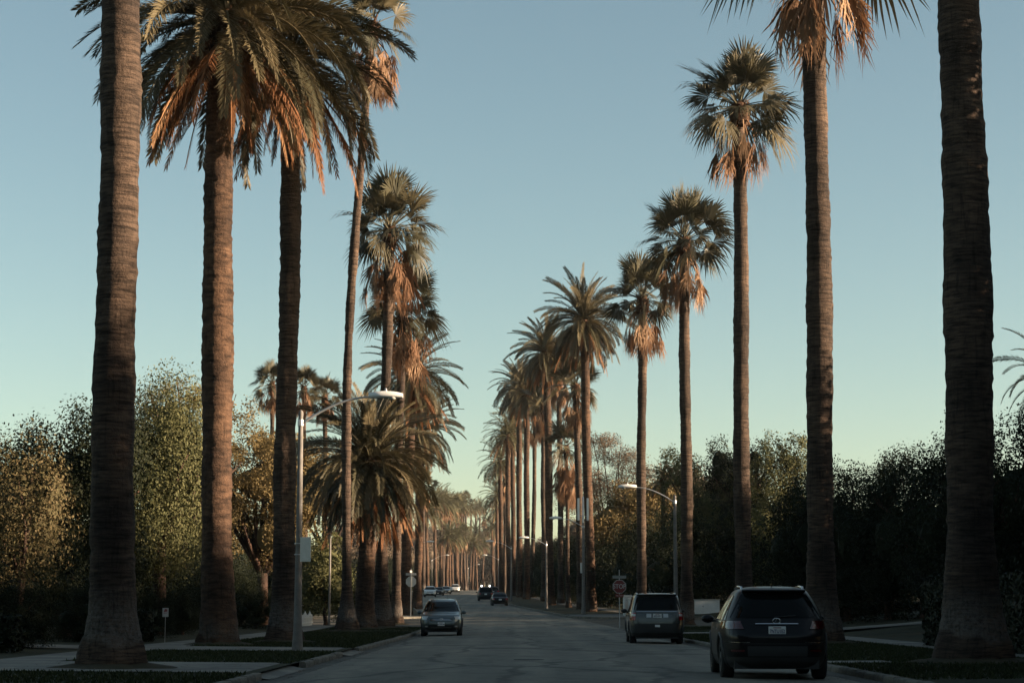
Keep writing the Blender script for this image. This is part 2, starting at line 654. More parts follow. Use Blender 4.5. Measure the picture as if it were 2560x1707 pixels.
for side, nm in ((-1, "kerb_left"), (1, "kerb_right")):
    root = bpy.data.objects.new(nm, None)
    link(root)
    root["kind"] = "structure"
    kerb_run(side, 24, X0 - CR, root, DRIVES if side < 0 else [(86, 90)])
    for sgn, yk in ((1, X0), (-1, X1)):
        pts, nrm = [], []
        for k in range(13):
            w = math.radians(90 * k / 12)
            ya = yk - sgn * CR + sgn * CR * math.sin(w)
            xo = cen(ya) + side * (HW + CR * (1 - math.cos(w)))
            pts.append((xo, ya))
            nrm.append((side * math.cos(w), -sgn * math.sin(w)))
        for k in range(1, 12):
            pts.append((pts[12][0] + side * 8 * k, yk))
            nrm.append((0, -sgn))
        kerb_line(pts, nrm).build("kerb_corner", M['kerb'], root)
    ys = list(np.arange(X1 + CR, 700, 5.0))
    kerb_line([(cen(y) + side * HW, y) for y in ys], [(side, 0)] * len(ys)).build("kerb_run", M['kerb'], root)
    ys = list(np.arange(-80, 24.1, 4.0))
    kerb_line([(cen(y) + side * HW, y) for y in ys], [(side, 0)] * len(ys)).build("kerb_run", M['kerb'], root)

# worn crosswalk and limit lines
for nm, ya, yb, x0, x1 in (("crosswalk_line", X1 + 2.0, X1 + 2.35, -4.6, 4.6), ("crosswalk_line", X1 + 5.0, X1 + 5.35, -4.6, 4.6), ("stop_line", X0 - 7.0, X0 - 6.4, .3, 4.5)):
    mb = MB()
    P = [[(cen(y) + x, y, zf(y) + .07 * (1 - (x / HW) ** 2) + .006) for x in np.linspace(x0, x1, 13)] for y in (ya, yb)]
    mb.grid(P)
    struct(nm, mb.me(nm), M['paint'])

# manhole cover set in the road
mh = MB().lathe([(0, .012), (.28, .012), (.285, .008), (.31, .012), (.36, .010), (.37, .0)], 24).build("manhole_cover", mat_plain("cast_iron", (.03, .028, .025), .6, .6, .2, 30, bmp=.4), None, False, (.4, 46.5, zf(46.5) + .07))
tag(mh, "round iron manhole cover set in the near road", "manhole")

# grass blades on the parkways near the camera
def grass(side, y0, y1, o0, o1, n, name):
    rng = np.random.default_rng(int(y0 * 7 + o0 * 3 + side))
    y = rng.uniform(y0, y1, n)
    o = rng.uniform(o0, o1, n)
    keep = np.ones(n, bool)
    if side < 0:
        for a, b in DRIVES:
            keep &= ~((y > a - .25) & (y < b + .25))
    else:
        keep &= ~((y > 85.7) & (y < 90.3))
        keep &= ~((y > 41.0) & (y < 42.8) & (o < 1.75))
    y, o = y[keep], o[keep]
    n = len(y)
    bx = BANK_L if side < 0 else BANK_R
    x = 1.0 + side * (HW + o)
    z = np.interp(y, ZY, ZZ) + np.interp(o, bx[0], bx[1]) - .01
    h = rng.uniform(.03, .085, n)
    a = rng.uniform(0, 2 * math.pi, n)
    w = rng.uniform(.012, .03, n)
    lx, ly = rng.normal(0, .03, n), rng.normal(0, .03, n)
    v = np.empty((n, 3, 3))
    v[:, 0] = np.stack([x - np.cos(a) * w, y - np.sin(a) * w, z], 1)
    v[:, 1] = np.stack([x + np.cos(a) * w, y + np.sin(a) * w, z], 1)
    v[:, 2] = np.stack([x + lx, y + ly, z + h], 1)
    me = mesh_np(name, v.reshape(-1, 3), np.arange(3 * n).reshape(-1, 3))
    o_ = ob(name, me, M['grass'])
    o_["kind"] = "stuff"
    return tag(o_, "short dark grass of the %s between kerb and sidewalk" % ("left parkway" if side < 0 else "right parkway"), "grass")


grass(-1, 30, 106, .2, 5.05, 60000, "grass")
grass(1, 32, 106, .2, 5.05, 60000, "grass")

# fallen leaves and grit lying along the gutters
rng = np.random.default_rng(5)
n = 5200
sd = rng.choice([-1, 1], n)
y = rng.uniform(32, 108, n)
o = np.where(rng.random(n) < .45, np.abs(rng.normal(0, .35, n)) + .03, -rng.uniform(.2, 5.0, n))
x = 1.0 + sd * (HW - o)
a = rng.uniform(0, 6.28, n)
L = rng.uniform(.02, .06, n)
z = np.interp(y, ZY, ZZ) + np.where(o > 0, .016 + .07 * (1 - ((x - 1.0) / HW) ** 2), np.interp(-o, BANK_L[0], BANK_L[1]) + .02)
v = np.empty((n, 3, 3))
v[:, 0] = np.stack([x - np.cos(a) * L, y - np.sin(a) * L, z], 1)
v[:, 1] = np.stack([x + np.sin(a) * L * .5, y - np.cos(a) * L * .5, z + .008], 1)
v[:, 2] = np.stack([x + np.cos(a) * L, y + np.sin(a) * L, z + .012], 1)
o_ = ob("fallen_leaves", mesh_np("fallen_leaves", v.reshape(-1, 3), np.arange(3 * n).reshape(-1, 3)), M['leaf_brown'])
o_["kind"] = "stuff"
tag(o_, "dry fallen leaves and grit lying in the gutters and on the verges", "leaf litter")

# ------------------------------------------------------------------ palms
def date_frond(rng, L, e0, droop, nl=112, lw=.044, roll=0.0, ll=.50, vee=22, limp=0.0):
    n = 14
    s = np.linspace(0, 1, n)
    ang = np.radians(e0 - droop * s ** 1.2)
    ds = L / (n - 1)
    px = np.concatenate([[0], np.cumsum(np.cos(ang[:-1]) * ds)])
    pz = np.concatenate([[0], np.cumsum(np.sin(ang[:-1]) * ds)])
    sway = rng.uniform(-.25, .25)
    py = sway * s ** 2 * L * .25
    pos = np.stack([px, py, pz], 1)
    T = np.gradient(pos, axis=0)
    T /= np.linalg.norm(T, axis=1)[:, None]
    mb = MB()
    mb.tube(pos, list(.045 * (1 - s) + .007), 3, False)
    V, Fc = list(mb.v), list(mb.f)
    for side in (-1, 1):
        for k in range(nl):
            t = .09 + .91 * (k + rng.uniform(.1, .9)) / nl
            i = t * (n - 1)
            i0 = min(int(i), n - 2)
            w = i - i0
            p = pos[i0] * (1 - w) + pos[i0 + 1] * w
            tt = T[i0] * (1 - w) + T[i0 + 1] * w
            tt /= np.linalg.norm(tt)
            B = np.array([-tt[1], tt[0], 0.0])
            nb = np.linalg.norm(B)
            B = B / nb if nb > 1e-4 else np.array([0, 1.0, 0])
            Nn = np.cross(tt, B)
            if Nn[2] < 0 and abs(e0) < 80:
                Nn = -Nn
            rl = math.radians(roll) * (0.4 + t)
            B2 = B * math.cos(rl) + Nn * math.sin(rl)
            N2 = Nn * math.cos(rl) - B * math.sin(rl)
            a = math.radians(62 - 32 * t + rng.uniform(-9, 9))
            vv = math.radians(vee + rng.uniform(-14, 14))
            d = math.cos(a) * tt + math.sin(a) * (side * B2 * math.cos(vv) + N2 * math.sin(vv))
            d = d + np.array([0, 0, -limp * rng.uniform(.5, 1.2)])
            d /= np.linalg.norm(d)
            pr = min(1, .35 + t / .22 * .65) * (1 if t < .6 else 1 - .55 * (t - .6) / .4)
            le = ll * pr * rng.uniform(.8, 1.1)
            wv = np.cross(d, N2)
            wn_ = np.linalg.norm(wv)
            wv = wv / wn_ if wn_ > 1e-4 else tt
            m = p + d * le * .45
            tip = p + d * le + np.array([0, 0, -.12 * le * rng.uniform(0, 1.6)])
            b = len(V)
            V += [tuple(p), tuple(m + wv * lw * .5), tuple(tip), tuple(m - wv * lw * .5)]
            Fc.append((b, b + 1, b + 2, b + 3))
    return V, Fc


def fan_frond(rng, pet, R, e0, droop=25, spread=125, nseg=34, lw=.055, gdroop=.9, fold=.25, roll=0.0, pet_r=.022, jit=.012):
    n = 6
    s = np.linspace(0, 1, n)
    ang = np.radians(e0 - droop * s)
    ds = pet / (n - 1)
    px = np.concatenate([[0], np.cumsum(np.cos(ang[:-1]) * ds)])
    pz = np.concatenate([[0], np.cumsum(np.sin(ang[:-1]) * ds)])
    pos = np.stack([px, px * 0, pz], 1)
    mb = MB()
    mb.tube(pos, list(pet_r * (1.5 - .7 * s)), 3, False)
    V, Fc = list(mb.v), list(mb.f)
    a0 = math.radians(e0 - droop * 1.15)
    d0 = np.array([math.cos(a0), 0, math.sin(a0)])
    B = np.array([0, 1.0, 0])
    Nn = np.cross(d0, B)
    if Nn[2] < 0:
        Nn = -Nn
    rl = math.radians(roll)
    B2 = B * math.cos(rl) + Nn * math.sin(rl)
    N2 = Nn * math.cos(rl) - B * math.sin(rl)
    p = pos[-1]
    for k in range(nseg):
        f = (k + .5) / nseg * 2 - 1
        ph = math.radians(spread * f + rng.uniform(-3, 3))
        r = R * (1 - .42 * f * f) * rng.uniform(.78, 1.08)
        d = d0 * math.cos(ph) + B2 * math.sin(ph) + N2 * fold * abs(math.sin(ph))
        d /= np.linalg.norm(d)
        wv = np.cross(d, N2)
        wv /= np.linalg.norm(wv)
        pts = []
        for t in (0.02, .45, .75, 1.0):
            q = p + d * r * t
            if t > .3:
                q = q + np.array([0, 0, -gdroop * r * (t - .3) ** 2 * rng.uniform(.7, 1.3)])
            q = q + N2 * rng.normal(0, jit * (.4 + t)) + B2 * rng.normal(0, jit * t)
            pts.append(q)
        b = len(V)
        V += [tuple(pts[0]), tuple(pts[1] + wv * lw * .5), tuple(pts[1] - wv * lw * .5), tuple(pts[2] + wv * lw * .33), tuple(pts[2] - wv * lw * .33), tuple(pts[3])]
        Fc += [(b, b + 1, b + 2), (b + 1, b + 3, b + 4, b + 2), (b + 3, b + 5, b + 4)]
    return V, Fc


def to_mesh(VF, name, m):
    me = mesh_np(name, VF[0], VF[1])
    me.materials.append(m)
    return me


rg = np.random.default_rng(3)
DATE_E = [82, 66, 50, 34, 18, 2, -14, -30]
DROOP = [38, 52, 66, 74, 76, 74, 66, 54]
DATE, DATE_LO, DEAD, DEAD_LO = [], [], [], []
for i, e in enumerate(DATE_E):
    DATE.append([to_mesh(date_frond(rg, rg.uniform(4.1, 4.7), e + rg.uniform(-4, 4), DROOP[i] * rg.uniform(.8, 1.2), roll=rg.uniform(-55, 55), ll=.58, vee=rg.uniform(8, 30)), "frond", M['frond']) for _ in range(4)])
    DATE_LO.append([date_frond(rg, rg.uniform(4.1, 4.7), e + rg.uniform(-4, 4), DROOP[i] * rg.uniform(.8, 1.2), nl=24, lw=.11, roll=rg.uniform(-40, 40), ll=.62) for _ in range(2)])
for k in range(8):
    e = rg.uniform(-62, -40) if k < 5 else rg.uniform(-38, -16)
    DEAD.append(to_mesh(date_frond(rg, rg.uniform(3.2, 4.2), e, (86 + e) * .75, nl=60, lw=.03, roll=rg.uniform(-60, 60), ll=.42, vee=rg.uniform(-30, 10), limp=.6), "dead_frond", M['dead']))
    DEAD_LO.append(date_frond(rg, rg.uniform(3.2, 4.0), e, (86 + e) * .75, nl=20, lw=.09, roll=rg.uniform(-60, 60), ll=.45, vee=0, limp=.6))
FAN_E = [82, 66, 50, 34, 16, -4, -24]
FAN_G = [.12, .15, .22, .40, .65, .9, 1.0]
FAN, FAN_LO, DEADF, DEADF_LO = [], [], [], []
for i, e in enumerate(FAN_E):
    FAN.append([to_mesh(fan_frond(rg, rg.uniform(.95, 1.35), rg.uniform(1.15, 1.4), e, 14, 102, 38, .066, FAN_G[i], rg.uniform(.05, .4), rg.uniform(-70, 70)), "frond", M['fan']) for _ in range(4)])
    FAN_LO.append([fan_frond(rg, rg.uniform(1.1, 1.5), rg.uniform(1.05, 1.25), e, 16, 108, 16, .14, FAN_G[i], .3, rg.uniform(-60, 60), .04) for _ in range(2)])
for k in range(8):
    e = rg.uniform(-66, -30)
    DEADF.append(to_mesh(fan_frond(rg, rg.uniform(.9, 1.35), rg.uniform(1.2, 1.5), e, 84 + e, rg.uniform(18, 46), 26, .045, .3, .15, rg.uniform(-60, 60), .022, .055), "dead_frond", M['dead_fan']))
    DEADF_LO.append(fan_frond(rg, rg.uniform(.8, 1.2), rg.uniform(1.2, 1.4), e, 84 + e, 45, 12, .12, .25, .15, rg.uniform(-60, 60), .04))


def rotz_np(V, a, off=(0, 0, 0), s=1.0):
    V = np.asarray(V) * s
    c, q = math.cos(a), math.sin(a)
    return np.stack([V[:, 0] * c - V[:, 1] * q + off[0], V[:, 0] * q + V[:, 1] * c + off[1], V[:, 2] + off[2]], 1)


def joined(parts):
    V, Fc, n = [], [], 0
    for v, f in parts:
        V.append(v)
        Fc += [tuple(i + n for i in q) for q in f]
        n += len(v)
    return np.concatenate(V), Fc


def crown_plan(kind, rng, n, ndead, dead_zone=(0, 0)):
    """list of (class index or -1 for dead, azimuth, base offset xyz, scale)"""
    out = []
    g = 2.39996
    ne = len(DATE_E) if kind == 'date' else len(FAN_E)
    for k in range(n):
        q = (k + .5) / n
        cl = min(ne - 1, int((q ** (.76 if kind == 'date' else .95)) * ne))
        a = k * g + rng.uniform(-.25, .25)
        rr = .10 + .16 * q
        out.append((cl, a, (rr * math.cos(a), rr * math.sin(a), .25 - .75 * q if kind == 'date' else .35 - .7 * q), rng.uniform(.88, 1.1) if kind == 'date' else rng.uniform(.74, 1.14)))
    for k in range(9 if kind == 'fan' else 0):      # young spear leaves filling the heart of the crown
        a = k * g + .7
        out.append((k % 4, a, (.06 * math.cos(a), .06 * math.sin(a), .30), rng.uniform(.48, .72)))
    for k in range(ndead):
        a = k * g + rng.uniform(-.3, .3)
        q = (k + .5) / max(1, ndead)
        z = (-.55 - .55 * q) if kind == 'date' else (-.45 - dead_zone[0] * q)
        rr = .30
        out.append((-1, a, (rr * math.cos(a), rr * math.sin(a), z), rng.uniform(.8, 1.15)))
    return out


FAR_CROWN = {}
for kind in ('date', 'fan'):
    FAR_CROWN[kind] = []
    for q in range(4):
        rng = np.random.default_rng(q + 40)
        gp, dp = [], []
        for cl, a, off, s in crown_plan(kind, rng, 62 if kind == 'date' else 26, 20 if kind == 'date' else 22, (1.2, 0)):
            if cl < 0:
                v, f = (DEAD_LO if kind == 'date' else DEADF_LO)[rng.integers(8)]
                dp.append((rotz_np(v, a, off, s), f))
            else:
                v, f = (DATE_LO if kind == 'date' else FAN_LO)[cl][rng.integers(2)]
                gp.append((rotz_np(v, a, off, s), f))
        gm = to_mesh(joined(gp), "crown", M['crown_far'])
        dm = to_mesh(joined(dp), "dead_skirt", M['dead_far'])
        FAR_CROWN[kind].append((gm, dm))


def palm_trunk(kind, top, r_mid, r_base, r_top, seed, bend=(0, 0), flare=1.6, fine=True, bulge=None):
    rng = np.random.default_rng(seed)
    H = top[2]
    step = .13 if fine else .5
    n = max(12, int(H / step))
    seg = 22 if fine else 9
    t = np.linspace(0, 1, n)
    z = t * H
    cx = top[0] * t + bend[0] * np.sin(math.pi * t) + .04 * np.sin(t * 9 + seed)
    cy = top[1] * t + bend[1] * np.sin(math.pi * t) + .04 * np.cos(t * 7 + seed)
    r = r_mid + (r_top - r_mid) * np.clip((t - .35) / .65, 0, 1)
    r = r + (r_base - r_mid) * np.exp(-(z / flare) ** 1.5)
    if bulge:
        r = r * (1 + bulge[2] * np.exp(-((z - bulge[0]) / bulge[1]) ** 2))
    r = r * (1 + rng.normal(0, .009, n)) + .014 * np.sin(z * 2.1 + seed) + .014 * np.sin(z * .7 + seed * 2) + .005 * np.sin(z * 4.3 + seed * 3)
    w = np.linspace(0, 2 * math.pi, seg, endpoint=False)
    R = np.repeat(r[:, None], seg, 1)
    if fine:
        if kind == 'date':
            ph = np.outer(np.arange(n), np.ones(seg)) * math.pi / 2 + np.outer(np.ones(n), w * 7)
            R += .030 * np.maximum(0, np.sin(ph)) + rng.normal(0, .009, R.shape)
        else:
            R += rng.normal(0, .006, n)[:, None] + rng.normal(0, .009, R.shape)
        # knobbly root collar at the foot
        foot = np.exp(-(z / .45) ** 2)[:, None]
        R += foot * (.07 * np.sin(w * 5 + seed)[None, :] + .04 * np.sin(w * 11 + seed * 2)[None, :] + rng.normal(0, .02, R.shape))
    X = cx[:, None] + R * np.cos(w)[None, :]
    Y = cy[:, None] + R * np.sin(w)[None, :]
    Z = np.repeat(z[:, None], seg, 1)
    Z[0] -= .25
    V = np.stack([X, Y, Z], 2).reshape(-1, 3)
    i = np.arange(n - 1)[:, None] * seg
    k = np.arange(seg)[None, :]
    k2 = (k + 1) % seg
    Fq = np.stack([i + k, i + k2, i + seg + k2, i + seg + k], 2).reshape(-1, 4)
    return mesh_np("trunk", V, Fq, True)


def boots_mesh(kind, seed, r, h0, h1):
    """swollen head of old leaf bases under the crown"""
    rng = np.random.default_rng(seed)
    mb = MB()
    prof = []
    for k in range(9):
        t = k / 8
        prof.append((r * (1.0 + .45 * math.sin(math.pi * min(1, t * 1.05)) ** .8) * (1 if t < .9 else .7), h0 + (h1 - h0) * t))
    mb.lathe(prof, 14)
    for k in range(70 if kind == 'fan' else 90):
        a = k * 2.39996
        t = rng.uniform(0, .95)
        rr = r * (1.0 + .42 * math.sin(math.pi * t) ** .8)
        z = h0 + (h1 - h0) * t
        le = rng.uniform(.12, .34)
        c_, s_ = math.cos(a), math.sin(a)
        w = rng.uniform(.04, .08)
        up = rng.uniform(.3, 1.2)
        p0 = Vector((c_ * rr * .85, s_ * rr * .85, z))
        p1 = p0 + Vector((c_ * le * .6, s_ * le * .6, le * up))
        sd = Vector((-s_, c_, 0)) * w
        nn = Vector((0, 0, .03))
        mb.add([p0 - sd, p0 + sd, p1 + sd * .7, p1 - sd * .7, p0 + nn * 2, p1 + nn], [(0, 1, 2, 3), (0, 4, 5, 3), (1, 2, 5, 4), (3, 5, 2)])
    return mb.me("leaf_bases")


FARTR = {}


def palm(name, kind, u_base, Y, crown_uv, r_mid, label, group, r_base=None, r_top=None, n=None, ndead=None, scale=1.0, bend=(0, 0), far=False, flare=1.6, dz=(1.0, 0), trunk_mat=None, seed=None, bulge=None, skirt=None):
    xb = (u_base - 1280) / F * Y * .9905 / 1.0
    # horizontal position of a pixel column at the height of the horizon
    xb = at(u_base, 1518, Y)[0]
    zb = gz(xb, Y)
    top = at(crown_uv[0], crown_uv[1], Y)
    seed = seed or int(u_base * 3 + Y)
    rng = np.random.default_rng(seed)
    root = thing(name, label, "palm tree", (xb, Y, zb), 0, group)
    tl = (top[0] - xb, 0.0, top[2] - zb)
    r_base = r_base or r_mid * 1.6
    r_top = r_top or r_mid * .85
    tm = trunk_mat or ('trunk_date' if kind == 'date' else 'trunk_fan')
    me = palm_trunk(kind, tl, r_mid, r_base, r_top, seed, bend, flare, not far, bulge)
    ob("trunk", me, M[tm], root)
    bm_ = boots_mesh(kind, seed, r_top * (1.15 if kind == 'date' else 1.1), -1.5 if kind == 'date' else -1.25, .15)
    if far:
        gm, dm = FAR_CROWN[kind][seed % 4]
        a = rng.uniform(0, 6.28)
        ob("crown", gm, None, root, tl, (0, 0, a), scale)
        ob("dead_skirt", dm, None, root, tl, (0, 0, a), scale)
        return root
    ob("leaf_bases", bm_, M['boots'], root, tl)
    if Y < 135:
        # mat of bare earth, roots and litter around the foot
        P = []
        for k in range(5):
            rr = r_base * (.9 + .22 * k)
            P.append([(rr * (1 + .10 * math.sin(5 * a + seed) + .07 * math.sin(9 * a + seed * 2)) * math.cos(a), rr * (1 + .10 * math.sin(5 * a + seed) + .07 * math.sin(9 * a + seed * 2)) * math.sin(a), (.10, .075, .05, .03, .0)[k] + .006) for a in np.linspace(0, 2 * math.pi, 29)])
        MB().grid(P).build("root_mat", M['earth'], root, True)
    n = n or (78 if kind == 'date' else 26)
    ndead = (24 if kind == 'date' else 22) if ndead is None else ndead
    for cl, a, off, s in crown_plan(kind, rng, n, ndead, dz):
        if cl < 0:
            me = (DEAD if kind == 'date' else DEADF)[rng.integers(8)]
            nm = "dead_frond"
        else:
            me = (DATE if kind == 'date' else FAN)[cl][rng.integers(4)]
            nm = "frond"
        s *= scale
        o = ob(nm, me, None, root, (tl[0] + off[0], tl[1] + off[1], tl[2] + off[2]), (rng.uniform(-.1, .1) * (1 if kind == 'date' else 1.5), rng.uniform(-.12, .12) * (1 if kind == 'date' else 1.3), a), s)
    return root


GL, GR = "palms lining the left side of the street", "palms lining the right side of the street"
palm("fan_palm", 'fan', 286, 37.4, (306, -760), .405, "thick palm trunk nearest on the left, its crown above the picture", GL, .70, .34, flare=.85)
palm("date_palm", 'date', 553, 60, (566, 40), .46, "reddish trunk date palm with huge drooping feather crown at top left", GL, .62, .44, n=104, ndead=34, scale=1.1, bend=(-.22, 0), bulge=(9.2, .7, .08), flare=1.2)
palm("date_palm", 'date', 710, 65, (730, 128), .345, "fully shaded grey trunk date palm just behind the near left street lamp", GL, .62, .32, n=64, ndead=36, scale=1.0, trunk_mat='trunk_fan', flare=1.4)
palm("fan_palm", 'fan', 866, 92, (931, 60), .215, "slimmest leaning fan palm with ragged hanging crown, left of the road", GL, .55, .19, n=18, ndead=46, scale=1.02, bend=(-.45, 0), flare=1.3, dz=(1.6, 0))
palm("fan_palm", 'fan', 950, 104, (974, 572), .31, "fan palm with pale swollen foot and tall spiky crown, left side", GL, .70, .26, n=44, ndead=22, scale=1.35, flare=1.7, dz=(1.3, 0))
palm("fan_palm", 'fan', 988, 122, (1005, 762), .27, "fan palm half hidden behind a taller one, brown skirt, left side", GL, .45, .24, n=43, ndead=30, scale=1.35, dz=(1.5, 0))
palm("date_palm", 'date', 912, 100, (925, 1150), .42, "short date palm with wide low crown and rusty hanging fronds", GL, .62, .42, n=150, ndead=80, scale=.92)
palm("date_palm", 'date', 1012, 150, (1028, 940), .40, "date palm behind the two fan palms, long orange dead skirt, left row", GL, .55, .38, n=74, ndead=60)
palm("date_palm", 'date', 1044, 190, (1052, 1075), .40, "date palm lower right of the skirted one at the left row's edge", GL, .55, .38, n=74, ndead=40)

palm("fan_palm", 'fan', 2434, 41.2, (2382, -700), .51, "massive shaded palm trunk at the right edge with swollen root collar", GR, .84, .40, flare=1.15)
palm("fan_palm", 'fan', 2056, 62.5, (2033, -200), .43, "tall palm beside the black car, only its hanging skirt in view", GR, .70, .36, n=35, ndead=17, scale=1.6, dz=(1.0, 0), flare=1.2)
palm("fan_palm", 'fan', 1858, 95, (1848, 262), .40, "tall fan palm with bulb of old leaf bases and airy crown, upper right", GR, .58, .33, n=44, ndead=17, scale=1.38, dz=(.7, 0))
palm("fan_palm", 'fan', 1718, 116, (1710, 598), .35, "fan palm behind the grey car, crown just above the middle right", GR, .52, .31, n=45, ndead=19, scale=1.38, dz=(1.0, 0))
palm("fan_palm", 'fan', 1602, 133, (1606, 745), .32, "fan palm standing alone between tall fan palm and feathered date palm, right row", GR, .45, .30, n=42, ndead=20, scale=1.3, dz=(.9, 0))
palm("date_palm", 'date', 1478, 165, (1459, 800), .37, "tallest feather crowned date palm in the middle of the right row", GR, .52, .36, n=110, ndead=34, scale=1.0)
palm("fan_palm", 'fan', 1454, 178, (1440, 962), .33, "fan palm right beneath the tallest date palm's crown", GR, .45, .29, n=30, ndead=28, scale=1.25)
palm("date_palm", 'date', 1377, 207, (1366, 880), .40, "second highest date palm of the right row, crown leaning over the road", GR, .52, .38, n=112, ndead=44)
palm("fan_palm", 'fan', 1403, 218, (1398, 930), .31, "fan palm behind the two highest date palms, right row", GR, .42, .28, n=26, ndead=28, scale=1.2)
palm("fan_palm", 'fan', 1360, 236, (1358, 1010), .31, "fan palm under the second highest date palm, right row", GR, .42, .28, n=26, ndead=28, scale=1.2)
palm("fan_palm", 'fan', 1421, 188, (1416, 1115), .19, "small young fan palm with skirt low down, behind the antenna lamp post", GR, .30, .17, n=24, ndead=60, scale=1.15, dz=(3.2, 0))
palm("date_palm", 'date', 1317, 258, (1317, 985), .38, "date palm fourth along from the lamp with antennas, right row", GR, .5, .36)
palm("date_palm", 'date', 1299, 282, (1297, 965), .40, "date palm with crown third from the top of the right row's slope", GR, .5, .38, n=108, ndead=34)
palm("fan_palm", 'fan', 1331, 276, (1338, 1045), .30, "pale crowned fan palm tucked inside the right row", GR, .4, .27, n=28, ndead=24, scale=1.25)
palm("date_palm", 'date', 1284, 305, (1281, 1060), .40, "date palm with crown fourth down the right row's slope", GR, .5, .38, far=True)
palm("date_palm", 'date', 1272, 300, (1268, 1085), .40, "date palm with crown fifth down the right row's slope", GR, .5, .38, far=True)
palm("date_palm", 'date', 1254, 325, (1250, 1150), .40, "date palm with the lowest crown of the right row, nearest the gap", GR, .5, .38, far=True)
palm("fan_palm", 'fan', 1262, 345, (1262, 1190), .30, "distant palm standing in the far end of the right row", "distant palms of the right row", far=True, scale=1.2)
palm("date_palm", 'date', 1244, 420, (1242, 1235), .38, "distant palm standing in the far end of the right row", "distant palms of the right row", far=True)
palm("date_palm", 'date', 1247, 520, (1243, 1270), .38, "distant palm standing in the far end of the right row", "distant palms of the right row", far=True)
palm("date_palm", 'date', 1232, 610, (1230, 1315), .38, "distant palm standing in the far end of the right row", "distant palms of the right row", far=True)
palm("fan_palm", 'fan', 1236, 700, (1234, 1330), .32, "distant palm standing in the far end of the right row", "distant palms of the right row", far=True, scale=1.3)

far_left = [(1058, 400, 1225), (1068, 415, 1265), (1088, 455, 1240), (1100, 490, 1250), (1107, 520, 1262), (1113, 545, 1248), (1124, 575, 1245), (1131, 600, 1272), (1138, 640, 1258), (1145, 665, 1270),
            (1152, 690, 1262), (1158, 720, 1276), (1168, 760, 1262), (1175, 800, 1280), (1186, 850, 1272), (1199, 900, 1268), (1209, 940, 1305), (1217, 980, 1316), (1192, 700, 1325),
            (1142, 560, 1345), (1163, 600, 1350), (1205, 800, 1352), (1116, 470, 1330), (1180, 640, 1370), (1150, 760, 1320)]
for i, (u, Yd, v) in enumerate(far_left):
    palm("date_palm" if i % 4 else "fan_palm", 'date' if i % 4 else 'fan', u, Yd, (u + random.uniform(-5, 5), v + random.uniform(-16, 14)), .42, "distant sunlit palm in the far left row where the street narrows", "distant palms of the left row", far=True, scale=1.05 if i % 4 else 1.5, seed=i * 13 + 5)

GB = "fan palms behind the left trees"
palm("fan_palm", 'fan', 682, 190, (680, 958), .25, "leftmost of three bushy fan palms rising behind the left trees", GB, n=34, ndead=30, scale=.95, dz=(.6, 0))
palm("fan_palm", 'fan', 762, 194, (760, 968), .25, "middle one of three bushy fan palms rising behind the left trees", GB, n=34, ndead=30, scale=.95, dz=(.6, 0))
palm("fan_palm", 'fan', 812, 198, (812, 988), .25, "rightmost of three bushy fan palms rising behind the left trees", GB, n=34, ndead=30, scale=.9, dz=(.6, 0))
palm("feather_palm", 'date', 2632, 75, (2622, 930), .18, "feather palm reaching in over the hedge at the right edge", "palms in the right gardens", .3, .15, n=30, ndead=2, scale=.50)
palm("feather_palm", 'date', 1660, 152, (1658, 1195), .15, "small feather palm peeking above dark hedge behind lone fan palm", "palms in the right gardens", .25, .13, n=26, ndead=4, scale=.42)

# ------------------------------------------------------------------ broadleaf trees, shrubs and hedges
def ico(n=2):
    bm = bmesh.new()
    bmesh.ops.create_icosphere(bm, subdivisions=n, radius=1.0)
    v = np.array([p.co[:] for p in bm.verts])
    f = [tuple(p.index for p in q.verts) for q in bm.faces]
    bm.free()
    return v, f


ICO = ico(2)


def leaf_cloud(rng, blobs, n, size, up=0.0, clump=.31, shell=.6, aspect=.55):
    """leaf-sized kites gathered in clumps over the surface and inside of the blobs"""
    bl = np.array(blobs, float)
    area = (bl[:, 3] * bl[:, 4] * bl[:, 5]) ** (2 / 3)
    nc = max(20, n // 48)
    bi = rng.choice(len(bl), nc, p=area / area.sum())
    d = rng.normal(size=(nc, 3))
    d /= np.linalg.norm(d, axis=1)[:, None]
    rad = shell + (1.10 - shell) * rng.random(nc) ** .55
    cpos = bl[bi, :3] + d * bl[bi, 3:6] * rad[:, None]
    ci = rng.integers(0, nc, n)
    pos = cpos[ci] + np.clip(rng.normal(0, clump, (n, 3)), -1.7 * clump, 1.7 * clump) * np.array([1, 1, 1.0 + up])
    nd = d[ci] + rng.normal(0, .48, (n, 3))
    nd /= np.linalg.norm(nd, axis=1)[:, None]
    ax = rng.normal(size=(n, 3)) + np.array([0, 0, up * 2.2])
    ax -= nd * np.sum(ax * nd, 1)[:, None]
    ax /= np.linalg.norm(ax, axis=1)[:, None] + 1e-9
    bx = np.cross(nd, ax)
    L = size * rng.uniform(.6, 1.25, n)[:, None]
    W = L * aspect
    V = np.empty((n, 4, 3))
    V[:, 0] = pos - ax * L * .5
    V[:, 1] = pos + bx * W * .5 - ax * L * .05 + nd * L * .06
    V[:, 2] = pos + ax * L * .5
    V[:, 3] = pos - bx * W * .5 - ax * L * .05 + nd * L * .06
    return V.reshape(-1, 3), np.arange(4 * n).reshape(-1, 4)


